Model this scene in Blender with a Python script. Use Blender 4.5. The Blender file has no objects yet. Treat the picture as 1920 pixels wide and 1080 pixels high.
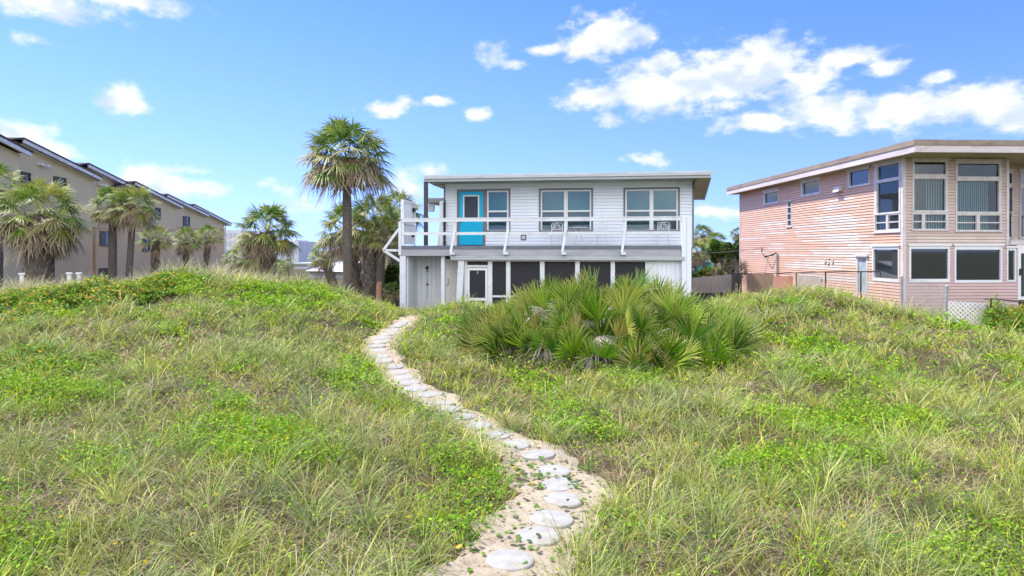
import bpy, math, random
import numpy as np
from mathutils import Vector, Matrix

random.seed(7)
rng = np.random.default_rng(11)
R = math.radians
scene = bpy.context.scene
C = scene.collection

# ------------------------------------------------------------------ camera
F_PX, HX, HY, CZ = 1280.0, 960.0, 470.0, 5.0     # focal length in px of a 1920 frame, principal point, horizon row, eye height
cam = bpy.data.cameras.new('camera')
cam.sensor_width = 36.0
cam.lens = 36.0 * F_PX / 1920.0
cam.shift_y = -(540.0 - HY) / 1920.0
cam.clip_start, cam.clip_end = 0.1, 6000
camo = bpy.data.objects.new('camera', cam)
camo.location = (0, 0, CZ)
camo.rotation_euler = (R(90), 0, 0)
C.objects.link(camo)
scene.camera = camo

# ------------------------------------------------------------------ light
SUN_EL, SUN_AZ = 58.0, -62.0      # degrees; azimuth from +Y towards +X (negative: left, a little behind the houses)
EXPOSURE = 1.55
SKY_STRENGTH = 0.13
sd = bpy.data.lights.new('sun', 'SUN')
sd.energy = 2.45
sd.angle = R(0.6)
sd.color = (1.0, 0.94, 0.84)
so = bpy.data.objects.new('sun', sd)
sv = Vector((math.sin(R(SUN_AZ)) * math.cos(R(SUN_EL)), math.cos(R(SUN_AZ)) * math.cos(R(SUN_EL)), math.sin(R(SUN_EL))))
so.rotation_euler = sv.to_track_quat('Z', 'Y').to_euler()
so.location = (-20, 10, 40)
C.objects.link(so)

scene.view_settings.view_transform = 'Standard'
scene.view_settings.look = 'None'
scene.view_settings.exposure = EXPOSURE
scene.view_settings.gamma = 1.0
scene.render.engine = 'CYCLES'
scene.cycles.max_bounces = 8
scene.cycles.transparent_max_bounces = 12
scene.cycles.diffuse_bounces = 3

world = bpy.data.worlds.new('World')
scene.world = world
world.use_nodes = True
wt = world.node_tree
wt.nodes.clear()


def wn(kind, **kw):
    n = wt.nodes.new(kind)
    for k, v in kw.items():
        setattr(n, k, v)
    return n


def wmath(op, a, b=None, c=None, clamp=False):
    n = wn('ShaderNodeMath', operation=op, use_clamp=clamp)
    for i, v in enumerate((a, b, c)):
        if v is None:
            continue
        if isinstance(v, (int, float)):
            n.inputs[i].default_value = v
        else:
            wt.links.new(v, n.inputs[i])
    return n.outputs[0]


def wmix(f, a, b):
    n = wn('ShaderNodeMix', data_type='RGBA')
    for i, v in ((0, f), (6, a), (7, b)):
        if isinstance(v, (int, float)):
            n.inputs[i].default_value = v
        elif isinstance(v, tuple):
            n.inputs[i].default_value = (*v, 1)
        else:
            wt.links.new(v, n.inputs[i])
    return n.outputs[2]


# clouds: (px, py, rx, ry, weight) of the blobs, converted to azimuth / elevation on the sky
CLOUDS = [(90, 8, 120, 24, 1), (240, 0, 110, 20, 1), (228, 186, 40, 26, 1.1), (256, 200, 36, 15, 1),
          (40, 262, 60, 36, 1), (90, 285, 60, 20, .9), (258, 328, 48, 22, 1), (330, 350, 44, 25, 1), (388, 358, 32, 15, .8),
          (362, 322, 28, 10, .5), (490, 345, 18, 9, .55), (535, 360, 24, 9, .5), (712, 205, 36, 14, .95), (765, 190, 20, 10, .6),
          (815, 188, 28, 9, .9), (898, 213, 28, 12, 1), (765, 350, 34, 30, .8), (815, 322, 30, 14, .7), (560, 385, 60, 16, .45),
          (925, 105, 26, 20, .85), (962, 120, 28, 8, .9), (1145, 66, 72, 38, 1.15), (1100, 88, 46, 20, 1), (1030, 92, 44, 9, .8),
          (1120, 182, 66, 24, 1.05), (1225, 172, 84, 42, 1.15), (1330, 152, 96, 50, 1.2), (1430, 124, 80, 50, 1.15),
          (1510, 150, 60, 34, 1), (1240, 118, 66, 20, .85), (1590, 108, 60, 18, .95), (1660, 126, 42, 14, .85),
          (1765, 146, 32, 10, .9), (1140, 222, 18, 12, .5), (1420, 230, 80, 17, .95), (1560, 208, 110, 30, 1.1), (1700, 206, 120, 38, 1.15),
          (1850, 196, 110, 42, 1.15), (1950, 205, 90, 48, 1.1), (1348, 396, 48, 14, .75), (1220, 300, 30, 10, .35),
          (60, 75, 30, 8, .35), (2120, 130, 160, 60, 1.1), (-170, 210, 130, 46, 1.1)]

tc = wn('ShaderNodeTexCoord')
sep = wn('ShaderNodeSeparateXYZ')
wt.links.new(tc.outputs['Generated'], sep.inputs[0])
az = wmath('ARCTAN2', sep.outputs[0], sep.outputs[1])
hyp = wmath('SQRT', wmath('ADD', wmath('MULTIPLY', sep.outputs[0], sep.outputs[0]), wmath('MULTIPLY', sep.outputs[1], sep.outputs[1])))
el = wmath('ARCTAN2', sep.outputs[2], hyp)
cmb = wn('ShaderNodeCombineXYZ')
wt.links.new(az, cmb.inputs[0])
wt.links.new(el, cmb.inputs[1])
# warp the coordinates so that cloud edges billow
nz = wn('ShaderNodeTexNoise')
nz.inputs['Scale'].default_value = 26
nz.inputs['Detail'].default_value = 9
nz.inputs['Roughness'].default_value = .58
mp = wn('ShaderNodeMapping')
mp.inputs['Scale'].default_value = (1, 1.6, 1)
wt.links.new(cmb.outputs[0], mp.inputs[0])
wt.links.new(mp.outputs[0], nz.inputs['Vector'])
acc = None
acc_lo = None
for (px, py, rx, ry, wgt) in CLOUDS:
    a0 = math.atan((px - HX) / F_PX)
    d = math.cos(a0)
    e0 = math.atan((HY - py) / F_PX * d)
    ra = rx * 1.27 / F_PX * d * d
    re = ry * 1.25 / F_PX * d
    vm = wn('ShaderNodeVectorMath', operation='MULTIPLY_ADD')
    wt.links.new(cmb.outputs[0], vm.inputs[0])
    vm.inputs[1].default_value = (1 / ra, 1 / re, 0)
    vm.inputs[2].default_value = (-a0 / ra, -e0 / re, 0)
    ln = wn('ShaderNodeVectorMath', operation='LENGTH')
    wt.links.new(vm.outputs[0], ln.inputs[0])
    v = wmath('MULTIPLY_ADD', ln.outputs['Value'], -wgt, wgt)
    acc = v if acc is None else wmath('SMOOTH_MAX', acc, v, 0.25)
# unseen bright clouds added behind the camera as fill light for the shaded facades
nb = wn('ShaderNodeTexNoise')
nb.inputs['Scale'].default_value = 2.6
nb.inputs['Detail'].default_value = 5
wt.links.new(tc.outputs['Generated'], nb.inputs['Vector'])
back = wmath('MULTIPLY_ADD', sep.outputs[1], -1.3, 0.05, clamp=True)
fill_clouds = wmath('MULTIPLY', wmath('MULTIPLY_ADD', nb.outputs[0], 4.0, -1.2), back)
dens = wmath('ADD', wmath('MULTIPLY_ADD', nz.outputs[0], 2.3, -1.15), acc)
ss = wn('ShaderNodeMapRange', interpolation_type='SMOOTHSTEP')
ss.inputs['From Min'].default_value = -0.12
ss.inputs['From Max'].default_value = 0.72
wt.links.new(dens, ss.inputs['Value'])
above = wmath('MULTIPLY_ADD', el, 30, 0.2, clamp=True)
cmask = wmath('MULTIPLY', wmath('MAXIMUM', wmath('MULTIPLY', ss.outputs[0], .93), wmath('MULTIPLY', fill_clouds, 1.0, clamp=True)), above)
# brighter tops and grey-blue folds inside the clouds
n3 = wn('ShaderNodeTexNoise')
n3.inputs['Scale'].default_value = 15
n3.inputs['Detail'].default_value = 5
wt.links.new(mp.outputs[0], n3.inputs['Vector'])
fold = wn('ShaderNodeMapRange', interpolation_type='SMOOTHSTEP')
fold.inputs['From Min'].default_value = 0.42
fold.inputs['From Max'].default_value = 0.66
wt.links.new(n3.outputs[0], fold.inputs['Value'])
sky = wn('ShaderNodeTexSky', sky_type='NISHITA')
sky.sun_disc = False
sky.sun_elevation = R(SUN_EL)
sky.sun_rotation = R(SUN_AZ)
sky.altitude = 0
sky.air_density = 1.0
sky.dust_density = 0.2
sky.ozone_density = 1.6
hs = wn('ShaderNodeHueSaturation')
hs.inputs['Saturation'].default_value = 1.12
hs.inputs['Value'].default_value = 1.0
wt.links.new(sky.outputs[0], hs.inputs['Color'])
lift = wn('ShaderNodeCombineXYZ')          # look the sky up a little higher, so that the horizon stays blue as in the photo
wt.links.new(sep.outputs[0], lift.inputs[0])
wt.links.new(sep.outputs[1], lift.inputs[1])
wt.links.new(wmath('MULTIPLY_ADD', sep.outputs[2], .85, .16), lift.inputs[2])
lnm = wn('ShaderNodeVectorMath', operation='NORMALIZE')
wt.links.new(lift.outputs[0], lnm.inputs[0])
wt.links.new(lnm.outputs[0], sky.inputs[0])
CW = 3.1
ccol = wmix(wmath('MULTIPLY', fold.outputs[0], .9), (CW, CW * 1.0, CW * 1.02), (CW * .60, CW * .70, CW * .90))
tint = wn('ShaderNodeMix', data_type='RGBA', blend_type='MULTIPLY')
tint.inputs[0].default_value = 1.0
wt.links.new(hs.outputs[0], tint.inputs[6])
wt.links.new(wmix(wmath('POWER', wmath('MULTIPLY_ADD', el, 2.2, .0, clamp=True), .95), (.66, .62, .86), (.33, .445, .90)), tint.inputs[7])
bright = wmix(back, ccol, (7.5, 7.6, 7.8))  # the added clouds behind the camera are made brighter, for fill light
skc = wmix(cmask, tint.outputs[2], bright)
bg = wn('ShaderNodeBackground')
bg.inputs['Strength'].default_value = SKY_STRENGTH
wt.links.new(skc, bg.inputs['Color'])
wo = wn('ShaderNodeOutputWorld')
wt.links.new(bg.outputs[0], wo.inputs[0])


# ------------------------------------------------------------------ materials
def material(name, col, rough=.7, col2=None, nscale=3.0, stretch=(1, 1, 1), bump=0.0, bscale=40.0, spec=.3, detail=5,
             lo=.35, hi=.65, grime=None, gscale=1.2, metallic=0.0, wave=None):
    m = bpy.data.materials.new(name)
    m.use_nodes = True
    t = m.node_tree
    b = t.nodes['Principled BSDF']
    b.inputs['Roughness'].default_value = rough
    b.inputs['Specular IOR Level'].default_value = spec
    b.inputs['Metallic'].default_value = metallic
    tcn = t.nodes.new('ShaderNodeTexCoord')
    mpn = t.nodes.new('ShaderNodeMapping')
    mpn.inputs['Scale'].default_value = stretch
    t.links.new(tcn.outputs['Object'], mpn.inputs[0])

    def noise(sc, det=detail):
        n = t.nodes.new('ShaderNodeTexNoise')
        n.inputs['Scale'].default_value = sc
        n.inputs['Detail'].default_value = det
        n.inputs['Roughness'].default_value = .6
        t.links.new(mpn.outputs[0], n.inputs['Vector'])
        return n.outputs[0]

    def rng_(v, a, c):
        n = t.nodes.new('ShaderNodeMapRange')
        n.inputs['From Min'].default_value = a
        n.inputs['From Max'].default_value = c
        t.links.new(v, n.inputs['Value'])
        return n.outputs[0]

    def mixc(f, a, c):
        n = t.nodes.new('ShaderNodeMix')
        n.data_type = 'RGBA'
        t.links.new(f, n.inputs[0])
        for i, v in ((6, a), (7, c)):
            if isinstance(v, tuple):
                n.inputs[i].default_value = (*v, 1)
            else:
                t.links.new(v, n.inputs[i])
        return n.outputs[2]
    if col2 is None:
        col2 = tuple(c * .86 for c in col)
    out = mixc(rng_(noise(nscale), lo, hi), col, col2)
    if grime:
        out = mixc(rng_(noise(gscale, 6), .56, .78), out, grime)
    t.links.new(out, b.inputs['Base Color'])
    if bump:
        bn = t.nodes.new('ShaderNodeBump')
        bn.inputs['Strength'].default_value = bump
        bn.inputs['Distance'].default_value = .02
        t.links.new(noise(bscale), bn.inputs['Height'])
        t.links.new(bn.outputs[0], b.inputs['Normal'])
    return m


def leaf_material(name, trans=.35, rough=.6, spec=.25):
    m = bpy.data.materials.new(name)
    m.use_nodes = True
    t = m.node_tree
    b = t.nodes['Principled BSDF']
    b.inputs['Roughness'].default_value = rough
    b.inputs['Specular IOR Level'].default_value = spec
    at = t.nodes.new('ShaderNodeAttribute')
    at.attribute_name = 'Col'
    t.links.new(at.outputs['Color'], b.inputs['Base Color'])
    tr = t.nodes.new('ShaderNodeBsdfTranslucent')
    t.links.new(at.outputs['Color'], tr.inputs['Color'])
    mx = t.nodes.new('ShaderNodeMixShader')
    mx.inputs[0].default_value = trans
    t.links.new(b.outputs[0], mx.inputs[1])
    t.links.new(tr.outputs[0], mx.inputs[2])
    t.links.new(mx.outputs[0], t.nodes['Material Output'].inputs[0])
    return m


def glass_material(name, tint, opacity, rough=.02, refl=.06):
    """thin pane: reflects by Fresnel, lets the rest through with a tint, part of it a dark film"""
    m = bpy.data.materials.new(name)
    m.use_nodes = True
    t = m.node_tree
    t.nodes.remove(t.nodes['Principled BSDF'])
    tr = t.nodes.new('ShaderNodeBsdfTransparent')
    tr.inputs[0].default_value = (*tint, 1)
    df = t.nodes.new('ShaderNodeBsdfDiffuse')
    df.inputs[0].default_value = (tint[0] * .25, tint[1] * .25, tint[2] * .25, 1)
    gl = t.nodes.new('ShaderNodeBsdfGlossy')
    gl.inputs['Roughness'].default_value = rough
    geo = t.nodes.new('ShaderNodeNewGeometry')
    dt = t.nodes.new('ShaderNodeVectorMath')
    dt.operation = 'DOT_PRODUCT'
    t.links.new(geo.outputs['Normal'], dt.inputs[0])
    t.links.new(geo.outputs['Incoming'], dt.inputs[1])

    def mth(op, *a):
        n = t.nodes.new('ShaderNodeMath')
        n.operation = op
        for i, v in enumerate(a):
            if isinstance(v, (int, float)):
                n.inputs[i].default_value = v
            else:
                t.links.new(v, n.inputs[i])
        return n.outputs[0]
    fres = mth('MULTIPLY_ADD', mth('POWER', mth('SUBTRACT', 1.0, mth('ABSOLUTE', dt.outputs['Value'])), 5.0), .7, refl)
    m1 = t.nodes.new('ShaderNodeMixShader')
    m1.inputs[0].default_value = opacity
    t.links.new(tr.outputs[0], m1.inputs[1])
    t.links.new(df.outputs[0], m1.inputs[2])
    m2 = t.nodes.new('ShaderNodeMixShader')
    t.links.new(fres, m2.inputs[0])
    t.links.new(m1.outputs[0], m2.inputs[1])
    t.links.new(gl.outputs[0], m2.inputs[2])
    t.links.new(m2.outputs[0], t.nodes['Material Output'].inputs[0])
    return m


M = {}
M['white_paint'] = material('white_paint', (.78, .79, .80), .55, (.68, .69, .70), 5, bump=.08, grime=(.50, .49, .45), gscale=2.2)
M['white_siding'] = material('white_siding', (.82, .86, .90), .45, (.79, .83, .87), 2.0, stretch=(1, 1, .3), bump=.04, grime=(.80, .82, .84), gscale=1.3)
M['white_board'] = material('white_board', (.84, .86, .88), .6, (.78, .80, .83), 3.0, stretch=(3, 3, .4), bump=.1, grime=(.70, .71, .72), gscale=1.6)
M['cream_board'] = material('cream_board', (.74, .70, .64), .6, (.66, .61, .55), 3.0, stretch=(3, 3, .4), bump=.1)
M['grey_trim'] = material('grey_trim', (.20, .20, .225), .6, (.16, .16, .18), 6)
M['deck_grey'] = material('deck_grey', (.17, .19, .22), .6, (.13, .145, .17), 5, stretch=(.6, .6, 3), grime=(.26, .26, .25))
M['fascia_grey'] = material('fascia_grey', (.43, .42, .43), .6, (.36, .35, .36), 3, stretch=(.5, .5, 3), grime=(.30, .29, .28), gscale=2)
M['gutter'] = material('gutter', (.55, .57, .57), .35, (.48, .50, .50), 4, stretch=(.4, .4, 3), grime=(.32, .32, .30), gscale=3)
M['roof_edge'] = material('roof_edge', (.47, .49, .49), .4, (.40, .42, .42), 4, stretch=(.3, .3, 3))
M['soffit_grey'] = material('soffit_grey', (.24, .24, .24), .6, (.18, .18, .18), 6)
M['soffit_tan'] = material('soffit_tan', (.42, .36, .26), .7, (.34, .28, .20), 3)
M['roofing'] = material('roofing', (.30, .31, .31), .9, (.22, .22, .22), 12, bump=.3)
M['cyan_paint'] = material('cyan_paint', (.0, .46, .70), .4, (.0, .42, .66), 3, bump=.03)
M['black_metal'] = material('black_metal', (.025, .025, .027), .4)
M['dark_post'] = material('dark_post', (.06, .055, .055), .6, (.09, .08, .075), 8)
M['aluminium'] = material('aluminium', (.52, .53, .54), .4, metallic=.6)
M['teal_shade'] = material('teal_shade', (.006, .20, .22), .8, (.005, .17, .19), 1.0)
M['teal_low'] = material('teal_low', (.02, .07, .09), .7, (.015, .05, .065), 1.2, stretch=(.4, .4, 6))
M['pane_house'] = glass_material('pane_house', (.78, .90, .92), .02)
M['pane_clear'] = glass_material('pane_clear', (.76, .86, .87), .05, .02, .04)
M['pane_dark'] = glass_material('pane_dark', (.34, .42, .46), .25, .03, .12)
M['screen'] = glass_material('screen', (.34, .33, .36), .45, .6, .01)
M['interior'] = material('interior', (.16, .155, .165), .9, (.10, .10, .11), .8)
M['interior_dark'] = material('interior_dark', (.035, .035, .04), .9)
M['door_screen'] = material('door_screen', (.045, .055, .08), .5, (.035, .045, .065), 60)
M['blind'] = material('blind', (.60, .74, .73), .6, (.54, .67, .66), 1.5)
M['pink_trim'] = material('pink_trim', (.68, .64, .63), .55, (.58, .53, .50), 4, grime=(.42, .38, .34), gscale=3, bump=.08)
M['pink_fascia'] = material('pink_fascia', (.66, .60, .58), .6, (.58, .51, .48), 2, stretch=(1, .3, 2), grime=(.44, .36, .30), gscale=1.5)
M['tan_fascia'] = material('tan_fascia', (.34, .27, .20), .7, (.26, .20, .15), 3, stretch=(1, .4, 3), grime=(.18, .14, .11), gscale=1.5)
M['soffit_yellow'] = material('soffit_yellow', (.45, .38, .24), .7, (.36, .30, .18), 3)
M['pale_blue_door'] = material('pale_blue_door', (.42, .52, .55), .5, (.36, .45, .48), 3, grime=(.25, .27, .27))
M['concrete'] = material('concrete', (.40, .39, .355), .85, (.31, .30, .27), 7, bump=.25, bscale=60, grime=(.34, .29, .21), gscale=4)
M['stucco'] = material('stucco', (.62, .525, .33), .9, (.58, .49, .305), .5, bump=.2, bscale=20, grime=(.56, .44, .285), gscale=.25)
M['stucco_lower'] = material('stucco_lower', (.62, .455, .265), .9, (.57, .415, .24), .5, bump=.2, bscale=20, grime=(.50, .33, .2), gscale=.3)
M['condo_fascia'] = material('condo_fascia', (.78, .77, .74), .6, (.55, .55, .57), 2)
M['dark_shingle'] = material('dark_shingle', (.05, .045, .045), .9, (.08, .065, .06), 4, bump=.3)
M['bronze'] = material('bronze', (.10, .08, .06), .5)
M['far_white'] = material('far_white', (.66, .68, .70), .8, (.58, .60, .62), .3, grime=(.5, .52, .54), gscale=.3)
M['far_trim'] = material('far_trim', (.50, .53, .58), .8)
M['far_green'] = material('far_green', (.05, .35, .2), .7)
M['teal_house'] = material('teal_house', (.02, .42, .40), .7, (.02, .36, .35), 2)
M['wood_grey'] = material('wood_grey', (.55, .48, .41), .85, (.38, .33, .28), 3, stretch=(14, 14, .8), bump=.3, grime=(.12, .10, .09), gscale=1.5)
M['wood_brown'] = material('wood_brown', (.34, .24, .17), .85, (.22, .15, .11), 3, stretch=(14, 14, .8), bump=.3)
M['wood_dark'] = material('wood_dark', (.10, .095, .09), .85, (.05, .045, .045), 4, stretch=(8, 8, .8), bump=.3)
M['rust'] = material('rust', (.10, .065, .05), .8, (.05, .04, .035), 20, bump=.2)
M['galv'] = material('galv', (.38, .38, .38), .55, (.26, .24, .23), 15, grime=(.13, .09, .07), gscale=5)
M['white_metal'] = material('white_metal', (.82, .82, .80), .45, (.74, .74, .72), 10)
M['lattice'] = material('lattice', (.78, .76, .78), .6, (.68, .66, .66), 5)
M['trunk'] = material('trunk', (.17, .145, .12), .9, (.09, .075, .06), 6, stretch=(1, 1, 4), bump=.7, bscale=14)
M['boots'] = material('boots', (.30, .24, .18), .9, (.16, .12, .09), 5, bump=.3)
M['twig'] = material('twig', (.20, .165, .14), .9, (.12, .10, .085), 10)
M['leaf'] = leaf_material('leaf')
M['frond'] = leaf_material('frond', .26, .5, .3)
M['frond_stiff'] = leaf_material('frond_stiff', .12, .42, .35)
M['blade'] = leaf_material('blade', .25, .5, .3)


def sand_material(name, veg):
    m = bpy.data.materials.new(name)
    m.use_nodes = True
    t = m.node_tree
    b = t.nodes['Principled BSDF']
    b.inputs['Roughness'].default_value = .95
    b.inputs['Specular IOR Level'].default_value = .1
    tcn = t.nodes.new('ShaderNodeTexCoord')

    def noise(sc, det=6, ro=.6):
        n = t.nodes.new('ShaderNodeTexNoise')
        n.inputs['Scale'].default_value = sc
        n.inputs['Detail'].default_value = det
        n.inputs['Roughness'].default_value = ro
        t.links.new(tcn.outputs['Object'], n.inputs['Vector'])
        return n.outputs[0]

    def ramp(v, stops):
        n = t.nodes.new('ShaderNodeValToRGB')
        while len(n.color_ramp.elements) < len(stops):
            n.color_ramp.elements.new(.5)
        for e, (p, c) in zip(n.color_ramp.elements, stops):
            e.position = p
            e.color = (*c, 1)
        t.links.new(v, n.inputs[0])
        return n.outputs[0]

    def mul(a, c):
        n = t.nodes.new('ShaderNodeMix')
        n.data_type = 'RGBA'
        n.blend_type = 'MULTIPLY'
        n.inputs[0].default_value = 1
        t.links.new(a, n.inputs[6])
        t.links.new(c, n.inputs[7])
        return n.outputs[2]
    if veg:
        c = ramp(noise(2.2), [(.3, (.10, .075, .045)), (.5, (.13, .11, .055)), (.62, (.08, .11, .03)), (.75, (.18, .14, .09))])
        c = mul(c, ramp(noise(45, 3), [(.35, (.5, .5, .5)), (.65, (1, 1, 1))]))
    else:
        c = ramp(noise(3), [(.35, (.46, .395, .285)), (.65, (.39, .33, .235))])
        c = mul(c, ramp(noise(90, 3, .7), [(.30, (.45, .36, .28)), (.42, (1, 1, 1))]))
        c = mul(c, ramp(noise(14, 5, .7), [(.30, (.62, .55, .46)), (.5, (1, 1, 1))]))
    t.links.new(c, b.inputs['Base Color'])
    bn = t.nodes.new('ShaderNodeBump')
    bn.inputs['Strength'].default_value = .8
    bn.inputs['Distance'].default_value = .03
    t.links.new(noise(16, 8, .7), bn.inputs['Height'])
    t.links.new(bn.outputs[0], b.inputs['Normal'])
    return m


M['dune_ground'] = sand_material('dune_ground', True)
M['sand'] = sand_material('sand', False)


# ------------------------------------------------------------------ object helpers
def setp(o, label=None, cat=None, group=None, kind=None):
    if label:
        o['label'] = label
    if cat:
        o['category'] = cat
    if group:
        o['group'] = group
    if kind:
        o['kind'] = kind
    return o


def thing(name, label, cat, loc=(0, 0, 0), group=None, rotz=0.0):
    o = bpy.data.objects.new(name, None)
    o.empty_display_size = .3
    o.location = loc
    o.rotation_euler = (0, 0, rotz)
    C.objects.link(o)
    return setp(o, label, cat, group)


def root_loc(o):
    while o.parent is not None:
        o = o.parent
    return Vector(o.location)


class MB:
    """collects geometry in world (or thing-local) coordinates, then links ONE mesh object"""

    def __init__(s):
        s.v, s.f, s.c = [], [], []

    def face(s, pts, col=None):
        n = len(s.v)
        s.v += [tuple(p) for p in pts]
        s.f.append(tuple(range(n, n + len(pts))))
        s.c.append(col)

    def hexa(s, p, col=None):
        n = len(s.v)
        s.v += [tuple(q) for q in p]
        for f in ((0, 3, 2, 1), (4, 5, 6, 7), (0, 1, 5, 4), (1, 2, 6, 5), (2, 3, 7, 6), (3, 0, 4, 7)):
            s.f.append(tuple(n + i for i in f))
            s.c.append(col)
        return s

    def box(s, P, s0, s1, o0, o1, z0, z1, col=None):
        return s.hexa([P(s0, o0, z0), P(s1, o0, z0), P(s1, o1, z0), P(s0, o1, z0), P(s0, o0, z1), P(s1, o0, z1), P(s1, o1, z1), P(s0, o1, z1)], col)

    def bar(s, a, b, w, h, up=(0, 0, 1)):
        a, b = Vector(a), Vector(b)
        d = (b - a).normalized()
        u = Vector(up)
        if abs(d.dot(u)) > .95:
            u = Vector((0, 1, 0))
        x = d.cross(u).normalized() * w / 2
        y = x.cross(d).normalized() * h / 2
        return s.hexa([a - x - y, a + x - y, a + x + y, a - x + y, b - x - y, b + x - y, b + x + y, b - x + y])

    def tube(s, pts, r, n=8, cap=True):
        pts = [Vector(p) for p in pts]
        rs = r if isinstance(r, (list, tuple)) else [r] * len(pts)
        base = len(s.v)
        for i, p in enumerate(pts):
            d = (pts[min(i + 1, len(pts) - 1)] - pts[max(i - 1, 0)]).normalized()
            u = Vector((0, 0, 1)) if abs(d.z) < .9 else Vector((0, 1, 0))
            x = d.cross(u).normalized()
            y = x.cross(d).normalized()
            for k in range(n):
                a = 2 * math.pi * k / n
                s.v.append(tuple(p + (x * math.cos(a) + y * math.sin(a)) * rs[i]))
        for i in range(len(pts) - 1):
            for k in range(n):
                a, b = base + i * n + k, base + i * n + (k + 1) % n
                s.f.append((a, b, b + n, a + n))
                s.c.append(None)
        if cap:
            s.f.append(tuple(base + k for k in reversed(range(n))))
            s.f.append(tuple(base + (len(pts) - 1) * n + k for k in range(n)))
            s.c += [None, None]
        return s

    def build(s, name, mat, parent=None, smooth=False, local=False):
        off = Vector((0, 0, 0)) if (parent is None or local) else root_loc(parent)
        me = bpy.data.meshes.new(name)
        if off.length > 0:
            vs = [(a - off.x, b - off.y, c - off.z) for a, b, c in s.v]
        else:
            vs = s.v
        me.from_pydata(vs, [], s.f)
        me.materials.append(mat)
        if any(c is not None for c in s.c):
            at = me.color_attributes.new('Col', 'FLOAT_COLOR', 'CORNER')
            dat = []
            for f, c in zip(s.f, s.c):
                c = c or (.5, .5, .5)
                dat += [c[0], c[1], c[2], 1] * len(f)
            at.data.foreach_set('color', dat)
        if smooth:
            me.polygons.foreach_set('use_smooth', [True] * len(me.polygons))
        o = bpy.data.objects.new(name, me)
        C.objects.link(o)
        if parent is not None:
            o.parent = parent
        return o


def np_mesh(name, verts, loops, starts, totals, cols, mat, parent=None, smooth=False):
    me = bpy.data.meshes.new(name)
    me.vertices.add(len(verts))
    me.vertices.foreach_set('co', verts.astype(np.float32).ravel())
    me.loops.add(len(loops))
    me.loops.foreach_set('vertex_index', loops.astype(np.int32))
    me.polygons.add(len(starts))
    me.polygons.foreach_set('loop_start', starts.astype(np.int32))
    me.polygons.foreach_set('loop_total', totals.astype(np.int32))
    if cols is not None:
        at = me.color_attributes.new('Col', 'FLOAT_COLOR', 'POINT')
        c4 = np.ones((len(verts), 4), np.float32)
        c4[:, :3] = cols
        at.data.foreach_set('color', c4.ravel())
    me.materials.append(mat)
    me.update(calc_edges=True)
    o = bpy.data.objects.new(name, me)
    C.objects.link(o)
    if parent is not None:
        o.parent = parent
    return o


def copy_tree(o, parent=None):
    c = o.copy()
    C.objects.link(c)
    c.parent = parent
    for ch in list(o.children):
        copy_tree(ch, c)
    return c


class Frame:
    """a building's own axes: u along its width, w in depth, placed from the corner seen at column px and distance Y"""

    def __init__(s, px, Y, vp):
        dw = Vector(((vp - HX) / F_PX, 1.0)).normalized()
        s.dw, s.du = dw, Vector((dw.y, -dw.x))
        s.o = Vector(((px - HX) / F_PX * Y, Y))

    def W(s, u, w, z):
        p = s.o + s.du * u + s.dw * w
        return (p.x, p.y, z)

    def u(s, px, w):
        k = (px - HX) / F_PX
        b = s.o + s.dw * w
        return (k * b.y - b.x) / (s.du.x - k * s.du.y)

    def w(s, px, u):
        k = (px - HX) / F_PX
        b = s.o + s.du * u
        return (k * b.y - b.x) / (s.dw.x - k * s.dw.y)

    def z(s, py, u, w):
        return CZ - (py - HY) / F_PX * s.W(u, w, 0)[1]


class Plane:
    """a vertical wall plane of a frame. kind 'f': faces the viewer at depth c; kind 'l': faces left at u = c"""

    def __init__(s, fr, kind, c):
        s.fr, s.k, s.c0 = fr, kind, c

    def P(s, a, o, z):
        return s.fr.W(a, s.c0 - o, z) if s.k == 'f' else (s.fr.W(s.c0 - o, a, z) if s.k == 'l' else s.fr.W(s.c0 + o, a, z))

    def s(s, px):
        return s.fr.u(px, s.c0) if s.k == 'f' else s.fr.w(px, s.c0)

    def z(s, px, py):
        a = s.s(px)
        return s.fr.z(py, a, s.c0) if s.k == 'f' else s.fr.z(py, s.c0, a)

    def rect(s, x0, x1, y0, y1):
        """pixel rectangle -> (s0, s1, z0, z1) on this plane, heights read at its middle column"""
        xm = (x0 + x1) / 2
        a, b = sorted((s.s(x0), s.s(x1)))
        return a, b, s.z(xm, y1), s.z(xm, y0)


def subtract(iv, holes):
    out = [iv]
    for h0, h1 in holes:
        nxt = []
        for a, b in out:
            if h1 <= a or h0 >= b:
                nxt.append((a, b))
            else:
                if a < h0:
                    nxt.append((a, h0))
                if h1 < b:
                    nxt.append((h1, b))
        out = nxt
    return out


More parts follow.
